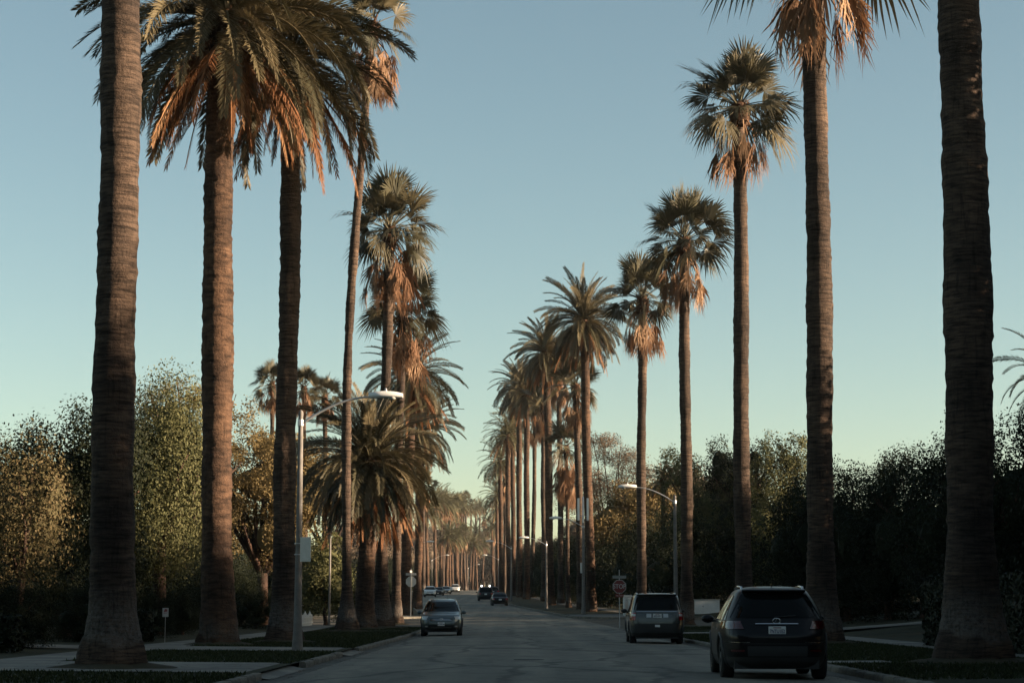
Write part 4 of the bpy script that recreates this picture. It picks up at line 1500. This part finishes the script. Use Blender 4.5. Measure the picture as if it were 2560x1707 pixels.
# white garden pillars and wall near the corner on the right
GP = "white pillars behind the grey car"
for u, v, Yd, w, lab in ((1629, 1450, 148, .21, "widest white pillar seen above the grey car's roof"), (1650, 1445, 150, .09, "thin greyish pillar second from left above the grey car's roof"), (1657, 1452, 147, .09, "thin white pillar third from left above the grey car's roof"), (1673, 1457, 148, .10, "rightmost thin white pillar above the grey car's roof")):
    p = at(u, v, Yd)
    z0 = gz(p[0], Yd)
    h = p[2] - z0
    s = thing("garden_pillar", lab, "pillar", (p[0], Yd, z0), math.radians(12), GP)
    MB().box(-w, w, -w, w, -.1, h - .10, .01).build("shaft", M['white_plaster'], s)
    MB().box(-w * 1.25, w * 1.25, -w * 1.25, w * 1.25, h - .10, h, .01).build("cap", M['cap_stone'], s)
for (u, v, Yd, w, lab) in ((1568, 1487, 144.5, .27, "white gate pillar right of the stop sign"), (1581, 1494, 143.8, .26, "lower white gate pillar close to the grey car's side")):
    p = at(u, v, Yd)
    z0 = gz(p[0], Yd)
    h = p[2] - z0
    s = thing("gate_pillar", lab, "pillar", (p[0], Yd, z0), math.radians(8), "white gate pillars at the corner")
    MB().box(-w, w, -w, w, -.1, h - .12, .015).build("shaft", M['white_plaster'], s)
    MB().box(-w * 1.2, w * 1.2, -w * 1.2, w * 1.2, h - .12, h, .02).build("cap", M['white_plaster'], s)
p = at(1768, 1497, 143.6)
z0 = gz(p[0], 143.6)
s = thing("garden_wall", "low white garden wall with grey coping between the two parked cars", "wall", (p[0], 143.6, z0))
MB().box(-.95, .9, -.12, .12, -.1, p[2] - z0 - .06, .01).build("wall_face", M['white_plaster'], s)
MB().box(-1.02, .97, -.17, .17, p[2] - z0 - .06, p[2] - z0, .01).build("coping", M['cap_stone'], s)

# slim utility pole in the left gardens
p = at(834, 1330, 112)
z0 = gz(p[0], 112) if not X0 <= 112 else gz(p[0], 111)
s = thing("utility_post", "slim bluish grey post between leaning palm and low date palm", "post", (p[0], 110, z0))
MB().lathe([(.07, -.2), (.06, 2), (.055, 6.0), (0, 6.02)], 10).build("shaft", M['concrete_pole'], s, True)
MB().lathe([(.075, 5.9), (.075, 6.06), (0, 6.1)], 10).build("cap", M['steel'], s)

# ------------------------------------------------------------------ cars
def paint(name, col, metal=.0, rough=.35):
    dark = max(col) < .03
    return mat_plain(name, col, rough, metal, .06, 2, coat=.22 if dark else .8, spec=.12 if dark else None)


M['car_black'] = paint("black_car_paint", (.006, .006, .007))
M['car_grey'] = paint("grey_green_car_paint", (.036, .042, .041), .35)
M['car_slate'] = paint("slate_car_paint", (.060, .075, .076), .45)
M['car_white'] = paint("white_car_paint", (.60, .60, .58))
M['car_silver'] = paint("silver_car_paint", (.30, .31, .31), .6)
M['car_dark'] = paint("charcoal_car_paint", (.022, .023, .025), .2)
M['glass'] = mat_plain("tinted_car_glass", (.004, .005, .005), .05, 0, .05, 2, spec=.12)
M['cladding'] = mat_plain("black_plastic", (.012, .012, .012), .6, 0, .15, 8)
M['tyre'] = mat_plain("tyre_rubber", (.012, .012, .012), .85, 0, .2, 10)
M['rim'] = mat_plain("alloy_rim", (.30, .30, .30), .35, .8, .08, 6)
M['chrome'] = mat_plain("chrome_trim", (.62, .62, .62), .12, 1.0, .04, 5)
M['tail_red'] = mat_plain("tail_lamp_red", (.22, .010, .012), .12, 0, .1, 9, coat=.6)
M['tail_dark'] = mat_plain("smoked_tail_lamp", (.05, .003, .004), .10, 0, .1, 9, coat=.6)
M['tail_clear'] = mat_plain("clear_lamp", (.42, .40, .38), .15, 0, .12, 12, coat=.6)
M['plate'] = mat_plain("plate_white", (.62, .62, .60), .5, 0, .05, 5)
M['plate_ink'] = mat_plain("plate_ink", (.03, .035, .10), .5, 0, .05, 5)


def pchip(xs, ys):
    xs = np.array(xs, float)
    ys = np.array(ys, float)
    h = np.diff(xs)
    d = np.diff(ys) / h
    m = np.zeros(len(xs))
    for i in range(1, len(xs) - 1):
        if d[i - 1] * d[i] > 0:
            w1, w2 = 2 * h[i] + h[i - 1], h[i] + 2 * h[i - 1]
            m[i] = (w1 + w2) / (w1 / d[i - 1] + w2 / d[i])
    m[0], m[-1] = d[0], d[-1]

    def f(x):
        x = min(max(x, xs[0]), xs[-1])
        i = min(max(int(np.searchsorted(xs, x)) - 1, 0), len(h) - 1)
        t = (x - xs[i]) / h[i]
        return ((1 + 2 * t) * (1 - t) ** 2 * ys[i] + t * (1 - t) ** 2 * h[i] * m[i] + t * t * (3 - 2 * t) * ys[i + 1] + t * t * (t - 1) * h[i] * m[i + 1])
    return f


class Car:
    def __init__(s, name, label, group, loc, rz, prof, H, col, wr=.36, wb=(-1.38, 1.38), n=6.0, detail=1.0, clad='cladding', belt=1.02, zs_top=1.5):
        s.root = thing(name, label, "car", loc, rz, group)
        z = [p[0] for p in prof]
        s.yr, s.yf, s.W = pchip(z, [p[1] for p in prof]), pchip(z, [p[2] for p in prof]), pchip(z, [p[3] for p in prof])
        s.z0, s.z1, s.n, s.H = z[0], z[-1], n, H
        s.wr, s.wb, s.belt = wr, wb, belt
        s.detail = detail
        s.shell(M[col], M[clad])

    def side_x(s, y, z):
        yc, hl = (s.yf(z) + s.yr(z)) / 2, (s.yf(z) - s.yr(z)) / 2
        t = min(.999, abs((y - yc) / hl))
        return s.W(z) * (1 - t ** s.n) ** (1 / s.n)

    def end_y(s, x, z, front):
        yc, hl = (s.yf(z) + s.yr(z)) / 2, (s.yf(z) - s.yr(z)) / 2
        t = min(.9995, abs(x / s.W(z)))
        q = hl * (1 - t ** s.n) ** (1 / s.n)
        return yc + q if front else yc - q

    def shell(s, m, mc):
        nz, nm = (46, 132) if s.detail > .5 else (26, 56)
        zs = list(np.linspace(s.z0, s.z1, nz))
        th = np.linspace(0, 2 * math.pi, 721)
        rings = []
        for z in zs:
            yc, hl, W = (s.yf(z) + s.yr(z)) / 2, (s.yf(z) - s.yr(z)) / 2, s.W(z)
            cx, sx = np.cos(th), np.sin(th)
            x = W * np.sign(cx) * np.abs(cx) ** (2 / s.n)
            y = yc + hl * np.sign(sx) * np.abs(sx) ** (2 / s.n)
            L = np.concatenate([[0], np.cumsum(np.hypot(np.diff(x), np.diff(y)))])
            q = np.linspace(0, L[-1], nm + 1)[:-1]
            rings.append(np.stack([np.interp(q, L, x), np.interp(q, L, y), np.full(nm, z)], 1))
        V = np.concatenate(rings + [np.array([[0, (s.yf(s.z1) + s.yr(s.z1)) / 2, s.z1 + .012]])])
        F1, F2 = [], []
        ra = s.wr * 1.17
        for i in range(nz - 1):
            for k in range(nm):
                q = (i * nm + k, i * nm + (k + 1) % nm, (i + 1) * nm + (k + 1) % nm, (i + 1) * nm + k)
                c_ = V[list(q)].mean(0)
                if abs(c_[0]) > .5 and any(math.hypot(c_[1] - w, c_[2] - s.wr) < ra for w in s.wb):
                    continue
                (F2 if c_[2] < .40 else F1).append(q)
        t = len(V) - 1
        for k in range(nm):
            F1.append(((nz - 1) * nm + k, (nz - 1) * nm + (k + 1) % nm, t))
        ob("body", mesh_np("body", V, F1, True), m, s.root)
        ob("lower_cladding", mesh_np("lower_cladding", V, F2, True), mc, s.root)
        W = s.W(.5)
        MB().box(-W * .78, W * .78, s.yr(.5) + .2, s.yf(.5) - .2, .20, .78).build("underbody", mc, s.root)
        # wheel arches, wheels
        for w in s.wb:
            for sd in (-1, 1):
                pts = []
                for k in range(17):
                    a = math.radians(-22 + 224 * k / 16)
                    y, z = w + ra * math.cos(a), s.wr + ra * math.sin(a)
                    z = max(z, s.z0)
                    pts.append((sd * (s.side_x(y, z) - .008), y, z))
                MB().tube(pts, .035, 6).build("wheel_arch", mc, s.root, True)
                s.wheel(sd, w)

    def wheel(s, sd, y):
        r, W = s.wr, .235
        xo = sd * (s.W(.5) - .012)
        c_ = xo - sd * W / 2
        mb = MB().lathe([(r * .66, -W / 2), (r * .90, -W / 2), (r * .985, -W * .40), (r, -W * .25), (r, W * .25), (r * .985, W * .40), (r * .90, W / 2), (r * .66, W / 2), (r * .64, W * .3), (r * .64, -W * .3), (r * .66, -W / 2)], 28, 'x', (c_, y, r))
        wh = mb.build("wheel", M['tyre'], s.root, True)
        rb = MB().lathe([(0, 0), (r * .14, 0), (r * .16, -.02 * sd)], 14, 'x', (c_ + sd * W * .44, y, r))
        rb.lathe([(r * .60, 0), (r * .66, .004 * sd), (r * .66, -.06 * sd)], 24, 'x', (c_ + sd * W * .46, y, r))
        for k in range(5):
            a = 2 * math.pi * k / 5 + .3
            d, e = (math.cos(a), math.sin(a)), (-math.sin(a), math.cos(a))
            x0 = c_ + sd * W * .43
            p = []
            for rr, w in ((r * .1, .05), (r * .63, .038)):
                for q in (-1, 1):
                    for xx in (0, -.03 * sd):
                        p.append((x0 + xx, y + d[0] * rr + e[0] * w * q, r + d[1] * rr + e[1] * w * q))
            rb.add(p, [(0, 2, 6, 4), (1, 5, 7, 3), (0, 4, 5, 1), (2, 3, 7, 6), (4, 6, 7, 5)])
        rb.build("rim", M['rim'], wh)
        MB().lathe([(0, 0), (r * .64, 0)], 20, 'x', (c_ + sd * W * .2, y, r)).build("brake_disc", M['cladding'], wh)

    def end_panel(s, name, m, z0, z1, xa, xb, front, off=.010, parent=None, nx=14, nz=6, inset=0.0):
        """xa, xb as shares of the half width (functions of the share up the panel or numbers)"""
        P = []
        sg = 1 if front else -1
        for i in range(nz):
            t = i / (nz - 1)
            z = z0 + (z1 - z0) * t
            a = xa(t) if callable(xa) else xa
            b = xb(t) if callable(xb) else xb
            row = []
            for k in range(nx):
                x = (a + (b - a) * k / (nx - 1)) * s.W(z)
                row.append((x, s.end_y(x, z, front) + sg * off, z + off * .4))
            P.append(row if not front else list(reversed(row)))
        return MB().grid(P).build(name, m, parent or s.root, True)

    def side_panel(s, name, m, z0, z1, ya, yb, sd, off=.009, parent=None, ny=8, nz=5):
        P = []
        for i in range(nz):
            t = i / (nz - 1)
            z = z0 + (z1 - z0) * t
            a = ya(t) if callable(ya) else ya
            b = yb(t) if callable(yb) else yb
            row = [(sd * (s.side_x(a + (b - a) * k / (ny - 1), z) + off), a + (b - a) * k / (ny - 1), z + off * .2) for k in range(ny)]
            P.append(row if sd < 0 else list(reversed(row)))
        return MB().grid(P).build(name, m, parent or s.root, True)

    def plate(s, z, front, text, w=.305, h=.152, off=.03):
        y = s.end_y(0, z, front)
        sg = 1 if front else -1
        p = MB().box(-w / 2, w / 2, min(y + sg * off, y + sg * (off - .02)), max(y + sg * off, y + sg * (off - .02)), z - h / 2, z + h / 2, .004).build("licence_plate", M['plate'], s.root)
        rot = (math.pi / 2, 0, 0 if not front else math.pi)
        if text:
            ob("plate_number", text_mesh(text, .085, "plate_number"), M['plate_ink'], p, (0, y + sg * (off + .004), z - .012), rot, (.78, 1.05, 1))
            MB().box(-.07, .07, min(y + sg * off, y + sg * (off + .003)), max(y + sg * off, y + sg * (off + .003)), z + .045, z + .06).build("plate_heading", M['sign_ink'], p)
        return p

    def mirror(s, y, z, m):
        for sd in (-1, 1):
            x = s.side_x(y, z)
            mb = MB()
            P = []
            for k in range(7):
                a = -math.pi / 2 + math.pi * k / 6
                r = math.cos(a)
                P.append([(sd * (x + .13 + .12 * math.sin(a)), y + .09 * r * math.cos(q), z + .03 + .085 * max(r, .05) * math.sin(q)) for q in np.linspace(0, 2 * math.pi, 11)])
            mb.grid(P)
            mo = mb.build("mirror", m, s.root, True)
            MB().box(min(sd * (x - .05), sd * (x + .10)), max(sd * (x - .05), sd * (x + .10)), y - .03, y + .04, z - .03, z + .01).build("mirror_arm", M['cladding'], mo)

    def greenhouse(s, belt, top, ya, yb):
        """side windows: three panes a side; ya/yb rear and front lines as (at belt, at top)"""
        for sd in (-1, 1):
            L0, L1 = yb[0] - ya[0], yb[1] - ya[1]
            for f0, f1 in ((0, .24), (.26, .60), (.62, 1.0)):
                s.side_panel("side_window", M['glass'], belt, top, lambda t, f0=f0: (ya[0] + L0 * f0) * (1 - t) + (ya[1] + L1 * f0) * t, lambda t, f1=f1: (ya[0] + L0 * f1) * (1 - t) + (ya[1] + L1 * f1) * t, sd)
            # bright strip under the windows, door seams and handles
            s.side_panel("belt_trim", M['chrome'], belt - .035, belt - .018, ya[0], yb[0], sd, .012, nz=2, ny=12)
            for yd in (ya[0] + L0 * .61, ya[0] + L0 * .22):
                s.side_panel("door_seam", M['cladding'], .42, belt - .04, yd - .006, yd + .006, sd, .003, ny=2, nz=6)
                s.side_panel("door_handle", M['chrome'], belt - .17, belt - .13, yd + .06, yd + .24, sd, .03, ny=4, nz=2)

    def rails(s, y0, y1, zt, m):
        for sd in (-1, 1):
            pts = [(sd * (s.W(zt - .06) - .10), y0, zt - .06), (sd * (s.W(zt - .06) - .09), y0 + .12, zt + .015), (sd * (s.W(zt - .06) - .08), (y0 + y1) / 2, zt + .035), (sd * (s.W(zt - .06) - .09), y1 - .15, zt + .015), (sd * (s.W(zt - .06) - .10), y1, zt - .06)]
            MB().tube(pts, .022, 6).build("roof_rail", m, s.root, True)


SUV = [(.22, -2.18, 2.12, .86), (.34, -2.32, 2.28, .93), (.55, -2.36, 2.36, .965), (.76, -2.36, 2.34, .97), (.90, -2.30, 2.24, .965), (1.00, -2.24, 1.98, .95), (1.07, -2.20, 1.18, .915), (1.30, -2.03, .66, .805), (1.50, -1.84, .20, .695), (1.58, -1.74, -.02, .635), (1.63, -1.58, -.28, .55), (1.66, -1.25, -.55, .38)]
BOXY = [(.28, -2.26, 2.22, .90), (.42, -2.36, 2.34, .95), (.65, -2.38, 2.38, .97), (.90, -2.36, 2.36, .97), (1.04, -2.33, 2.26, .96), (1.10, -2.31, 1.95, .945), (1.16, -2.28, 1.10, .92), (1.40, -2.20, .68, .86), (1.64, -2.10, .30, .80), (1.72, -2.04, .10, .765), (1.77, -1.92, -.10, .69), (1.80, -1.6, -.4, .52)]
CROSS = [(.22, -2.16, 2.10, .84), (.34, -2.28, 2.30, .91), (.55, -2.33, 2.38, .94), (.74, -2.33, 2.34, .945), (.88, -2.28, 2.22, .935), (.98, -2.22, 2.00, .92), (1.08, -2.16, 1.30, .89), (1.32, -1.98, .76, .80), (1.54, -1.78, .28, .70), (1.62, -1.66, .04, .65), (1.66, -1.5, -.18, .58), (1.69, -1.1, -.5, .40)]
SEDAN = [(.18, -2.20, 2.18, .80), (.30, -2.32, 2.32, .86), (.48, -2.36, 2.38, .90), (.66, -2.34, 2.34, .91), (.80, -2.26, 2.18, .90), (.88, -2.10, 1.80, .885), (.96, -1.72, 1.10, .86), (1.16, -1.36, .66, .76), (1.34, -1.0, .22, .66), (1.40, -.82, .02, .60), (1.43, -.6, -.2, .45)]

GC = "cars parked along the kerbs"
# --- black car at the right
Yc = 36.75
c1 = Car("parked_car", "shiny black car seen from behind at the lower right", GC, (4.80, Yc, .02), math.radians(-2.4), SUV, 1.66, 'car_black', .375, (-1.33, 1.42), 5.0)
rw = c1.end_panel("rear_window", M['glass'], 1.10, 1.52, lambda t: -.90 + .04 * t, lambda t: .90 - .04 * t, False)
c1.greenhouse(1.06, 1.50, (-1.78, -1.45), (.78, .22))
mb = MB()
P = []
for k in range(13):
    x = -.57 + 1.14 * k / 12
    y = c1.end_y(x, 1.57, False)
    P.append([(x, y + .12, 1.615), (x, y - .16, 1.60), (x, y - .18, 1.575), (x, y + .02, 1.555)])
MB().grid(P).build("roof_spoiler", M['car_black'], c1.root, True)
MB().add([(-.012, -1.40, 1.655), (.012, -1.40, 1.655), (.006, -1.26, 1.655), (-.006, -1.26, 1.655), (0, -1.42, 1.735), (0, -1.36, 1.725)], [(0, 1, 4), (1, 2, 5, 4), (2, 3, 5), (3, 0, 4, 5)]).build("shark_fin_antenna", M['car_black'], c1.root)
for sd in (-1, 1):
    a, b = (.58, .985) if sd > 0 else (-.985, -.58)
    tl = c1.end_panel("tail_lamp", M['tail_dark'], .90, 1.04, (lambda t: .60 + .08 * t) if sd > 0 else -.985, .985 if sd > 0 else (lambda t: -.60 - .08 * t), False, .016)
    c1.side_panel("tail_lamp_side", M['tail_dark'], .92, 1.03, -2.12, lambda t: -1.86 + .1 * t, sd, .012, tl)
    c1.end_panel("bumper_reflector", M['tail_dark'], .50, .535, .60 * sd if sd > 0 else -.84, .84 if sd > 0 else -.60, False, .014, nz=2)
    c1.end_panel("bumper_crease", M['chrome'], .665, .675, .50 if sd > 0 else -.93, .93 if sd > 0 else -.50, False, .008, nz=2)
c1.end_panel("chrome_strip", M['chrome'], .985, .997, -.40, .40, False, .022, nz=2)
c1.end_panel("rear_bumper_step", M['cladding'], .42, .60, -.55, .55, False, .012)
c1.end_panel("tailgate_seam", M['cladding'], .640, .650, -.86, .86, False, .004, nz=2)
for sd in (-1, 1):
    c1.end_panel("tailgate_seam", M['cladding'], .645, .90, .858 * sd, .868 * sd, False, .004, nx=2)
c1.plate(.875, False, "7NTU1E2")
ye = c1.end_y(0, 1.045, False) - .028
em = []
for k in range(21):
    a = 2 * math.pi * k / 20
    em.append((.068 * math.cos(a), ye, 1.045 + .047 * math.sin(a)))
eo = MB().tube(em, .0075, 6, False).build("emblem", M['chrome'], c1.root, True)
MB().tube([(-.005, ye, 1.082), (-.03, ye, 1.022), (.052, ye, 1.022)], .0075, 6).build("emblem_stroke", M['chrome'], eo)
MB().tube([(-.02, c1.end_y(0, 1.11, False) - .03, 1.11), (.35, c1.end_y(.35, 1.14, False) - .02, 1.14)], .010, 5).build("rear_wiper", M['cladding'], c1.root)
c1.mirror(.62, 1.04, M['car_black'])
c1.rails(-1.55, .15, 1.63, M['chrome'])

# --- grey boxy car behind it
Yc = 71.2
c2 = Car("parked_car", "boxy grey car seen from behind with red corner lamps, right kerb", GC, (5.20, Yc, .01), math.radians(-1.0), BOXY, 1.8, 'car_grey', .39, (-1.40, 1.35), 9.0)
c2.end_panel("rear_window", M['glass'], 1.20, 1.66, lambda t: -.92 + .03 * t, lambda t: .92 - .03 * t, False)
c2.greenhouse(1.15, 1.64, (-2.0, -1.85), (.80, .38))
for sd in (-1, 1):
    tl = c2.end_panel("tail_lamp", M['tail_red'], .84, .985, .80 if sd > 0 else -.99, .99 if sd > 0 else -.80, False, .016)
    c2.end_panel("reversing_lamp", M['tail_clear'], .985, 1.06, .80 if sd > 0 else -.99, .99 if sd > 0 else -.80, False, .016, tl, nz=3)
    c2.end_panel("top_lamp", M['tail_red'], 1.06, 1.11, .80 if sd > 0 else -.99, .99 if sd > 0 else -.80, False, .016, tl, nz=3)
    c2.side_panel("tail_lamp_side", M['tail_red'], .86, 1.08, -2.16, -2.0, sd, .012, tl)
    c2.end_panel("number_lamp_panel", M['car_silver'], .94, 1.07, .22 if sd > 0 else -.40, .40 if sd > 0 else -.22, False, .012, nz=3)
c2.end_panel("tailgate_lip", M['chrome'], 1.135, 1.15, -.80, .80, False, .022, nz=2)
c2.end_panel("bumper_edge", M['car_grey'], .74, .77, -.93, .93, False, .030, nz=2)
c2.end_panel("rear_bumper", M['cladding'], .42, .73, -.95, .95, False, .016)
c2.end_panel("tow_cover", M['plate'], .60, .68, -.09, .09, False, .022, nz=2)
c2.end_panel("tailgate_seam", M['cladding'], .785, .795, -.80, .80, False, .004, nz=2)
for sd in (-1, 1):
    c2.end_panel("tailgate_seam", M['cladding'], .79, 1.12, .785 * sd, .795 * sd, False, .004, nx=2)
c2.plate(1.0, False, "6EZL021", off=.045)
MB().box(-.155, .155, c2.end_y(0, 1.0, False) - .02, c2.end_y(0, 1.0, False) - .012, .91, 1.09).build("plate_recess", M['cladding'], c2.root)
P = [[(x, c2.end_y(x, 1.70, False) + a, zz) for a, zz in ((.15, 1.77), (-.12, 1.765), (-.13, 1.745), (.04, 1.72))] for x in np.linspace(-.72, .72, 11)]
MB().grid(P).build("roof_spoiler", M['car_grey'], c2.root, True)
c2.mirror(.70, 1.14, M['cladding'])
c2.rails(-1.8, .1, 1.775, M['chrome'])

# --- slate car facing the camera at the left kerb
Yc = 89.4
c3 = Car("parked_car", "slate grey car facing the camera at the left kerb", GC, (-3.22, Yc, .01), math.pi + math.radians(1.0), CROSS, 1.69, 'car_slate', .37, (-1.38, 1.42), 5.0)


def front_kit(c, plate_txt, z=0.0, grille=True, lens='tail_clear'):
    c.end_panel("windscreen", M['glass'], 1.12 + z, 1.55 + z, lambda t: -.91 + .03 * t, lambda t: .91 - .03 * t, True, .012)
    for sd in (-1, 1):
        hl_ = c.end_panel("headlamp", M[lens], .76 + z, .90 + z, (lambda t: .62 + .06 * (1 - t)) if sd > 0 else -.99, .99 if sd > 0 else (lambda t: -.62 - .06 * (1 - t)), True, .014)
        c.side_panel("headlamp_side", M[lens], .79 + z, .90 + z, 1.92, 2.16, sd, .012, hl_)
        c.end_panel("fog_lamp", M[lens], .42 + z, .48 + z, .66 if sd > 0 else -.78, .78 if sd > 0 else -.66, True, .018, nz=3)
    g = c.end_panel("grille", M['cladding'], .70 + z, .80 + z, -.52, .52, True, .012)
    for q in range(3):
        c.end_panel("grille_bar", M['chrome'], .715 + z + .03 * q, .727 + z + .03 * q, -.50 + .04 * q, .50 - .04 * q, True, .02, g, nz=2)
    c.end_panel("bonnet_edge", M['chrome'], .84 + z, .848 + z, -.60, .60, True, .012, nz=2)
    c.end_panel("bumper_opening", M['cladding'], .36 + z, .52 + z, -.60, .60, True, .012)
    c.end_panel("bumper_trim", M['chrome'], .385 + z, .40 + z, -.50, .50, True, .022, nz=2)
    c.plate(.56 + z, True, plate_txt)
    ye_ = c.end_y(0, .77 + z, True) + .03
    MB().tube([(.055 * math.cos(2 * math.pi * k / 16), ye_, .77 + z + .055 * math.sin(2 * math.pi * k / 16)) for k in range(17)], .009, 6, False).tube([(-.075, ye_, .77 + z), (.075, ye_, .77 + z)], .011, 6).build("emblem", M['chrome'], c.root, True)


front_kit(c3, "6CWK148")
c3.greenhouse(1.07, 1.53, (-1.75, -1.35), (.92, .36))
c3.mirror(.86, 1.05, M['car_slate'])
c3.rails(-1.4, .15, 1.655, M['chrome'])
MB().tube([(-.25, .05, 1.66), (-.25, -.28, 1.95)], [.007, .003], 5).build("aerial", M['cladding'], c3.root)

# --- cars farther up the street
def far_car(label, u, Yd, prof, H, col, facing, name="parked_car", n=6.0, bf=1.02, rz=0.0):
    x = at(u, 1518, Yd)[0]
    ang = -math.atan2(cen(Yd + 5) - cen(Yd - 5), 10)
    c = Car(name, label, GC, (x, Yd, zf(Yd) + .012), ang + rz + (math.pi if facing else 0), prof, H, col, .35, (-1.38, 1.40), n, .3)
    hi = prof[-4][0]
    if facing:
        if prof is SEDAN:
            c.end_panel("windscreen", M['glass'], .99, 1.34, -.9, .9, True, .02)
            for sd in (-1, 1):
                c.end_panel("headlamp", M['tail_clear'], .60, .74, .62 if sd > 0 else -.98, .98 if sd > 0 else -.62, True, .02)
            c.end_panel("grille", M['cladding'], .42, .62, -.45, .45, True, .02)
            c.plate(.40, True, "")
        else:
            front_kit(c, "")
    else:
        lo = .99 if prof is SEDAN else 1.10
        c.end_panel("rear_window", M['glass'], lo, prof[-4][0] - .02, -.9, .9, False, .02)
        zl = .72 if prof is SEDAN else .92
        for sd in (-1, 1):
            c.end_panel("tail_lamp", M['tail_red'], zl - .08, zl + .06, .64 if sd > 0 else -.98, .98 if sd > 0 else -.64, False, .02)
        c.end_panel("chrome_strip", M['chrome'], zl + .09, zl + .10, -.5, .5, False, .03, nz=2)
        c.plate(zl - .06, False, "")
    c.greenhouse(lo_b := (.97 if prof is SEDAN else 1.07), prof[-4][0] - .03, (-1.5, -1.2), (.85, .35))
    c.mirror(.75, lo_b + .02, M[col])
    return c


far_car("white faced car nearest behind the slate car, left kerb", 1075, 300, CROSS, 1.69, 'car_white', True)
far_car("dark car second in line behind the slate car, left kerb", 1096, 322, SEDAN, 1.43, 'car_dark', True)
far_car("silver car third in line behind the slate car, left kerb", 1115, 352, SEDAN, 1.43, 'car_silver', True)
far_car("white car farthest up the street at the left kerb", 1138, 398, CROSS, 1.69, 'car_white', True)
c8 = far_car("dark upright car with two bright roof dots, right kerb", 1213, 250, BOXY, 1.8, 'car_dark', False, n=9.0)
far_car("black low sedan parked nearest beyond the crossing, right kerb", 1248, 212, SEDAN, 1.43, 'car_black', False)
far_car("dark car half hidden behind the upright dark car, right kerb", 1232, 290, SUV, 1.66, 'car_dark', False)
ml, nt, bs = nodes("glowing_roof_dot")  # pale, weakly emitting surface of two small round roof pieces
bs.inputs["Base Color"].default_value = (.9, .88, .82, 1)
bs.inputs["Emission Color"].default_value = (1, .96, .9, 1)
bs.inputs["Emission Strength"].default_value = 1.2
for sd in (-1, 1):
    MB().lathe([(0, -.09), (.09, -.06), (.12, 0), (.10, .05), (0, .07)], 12, 'y', (sd * .52, -1.95, 1.90)).build("roof_dot", ml, c8.root, True)
    MB().box(sd * .52 - .02, sd * .52 + .02, -1.96, -1.92, 1.74, 1.82).build("dot_bracket", M['cladding'], c8.root)

# ------------------------------------------------------------------ light haze in the evening air
hz = MB().box(-1620, 1620, -420, 2720, -5, 52).build("haze", None)
hz["kind"] = "stuff"
tag(hz, "thin pale evening haze filling the street", "haze")
mh_ = bpy.data.materials.new("thin_haze")
mh_.use_nodes = True
nt = mh_.node_tree
nt.nodes.remove(nt.nodes["Principled BSDF"])
pv = nt.nodes.new("ShaderNodeVolumePrincipled")
pv.inputs["Color"].default_value = (.86, .90, .92, 1)
pv.inputs["Density"].default_value = .00006
pv.inputs["Anisotropy"].default_value = .2
nt.links.new(pv.outputs[0], nt.nodes["Material Output"].inputs["Volume"])
hz.data.materials.append(mh_)
hz.display_type = 'WIRE'
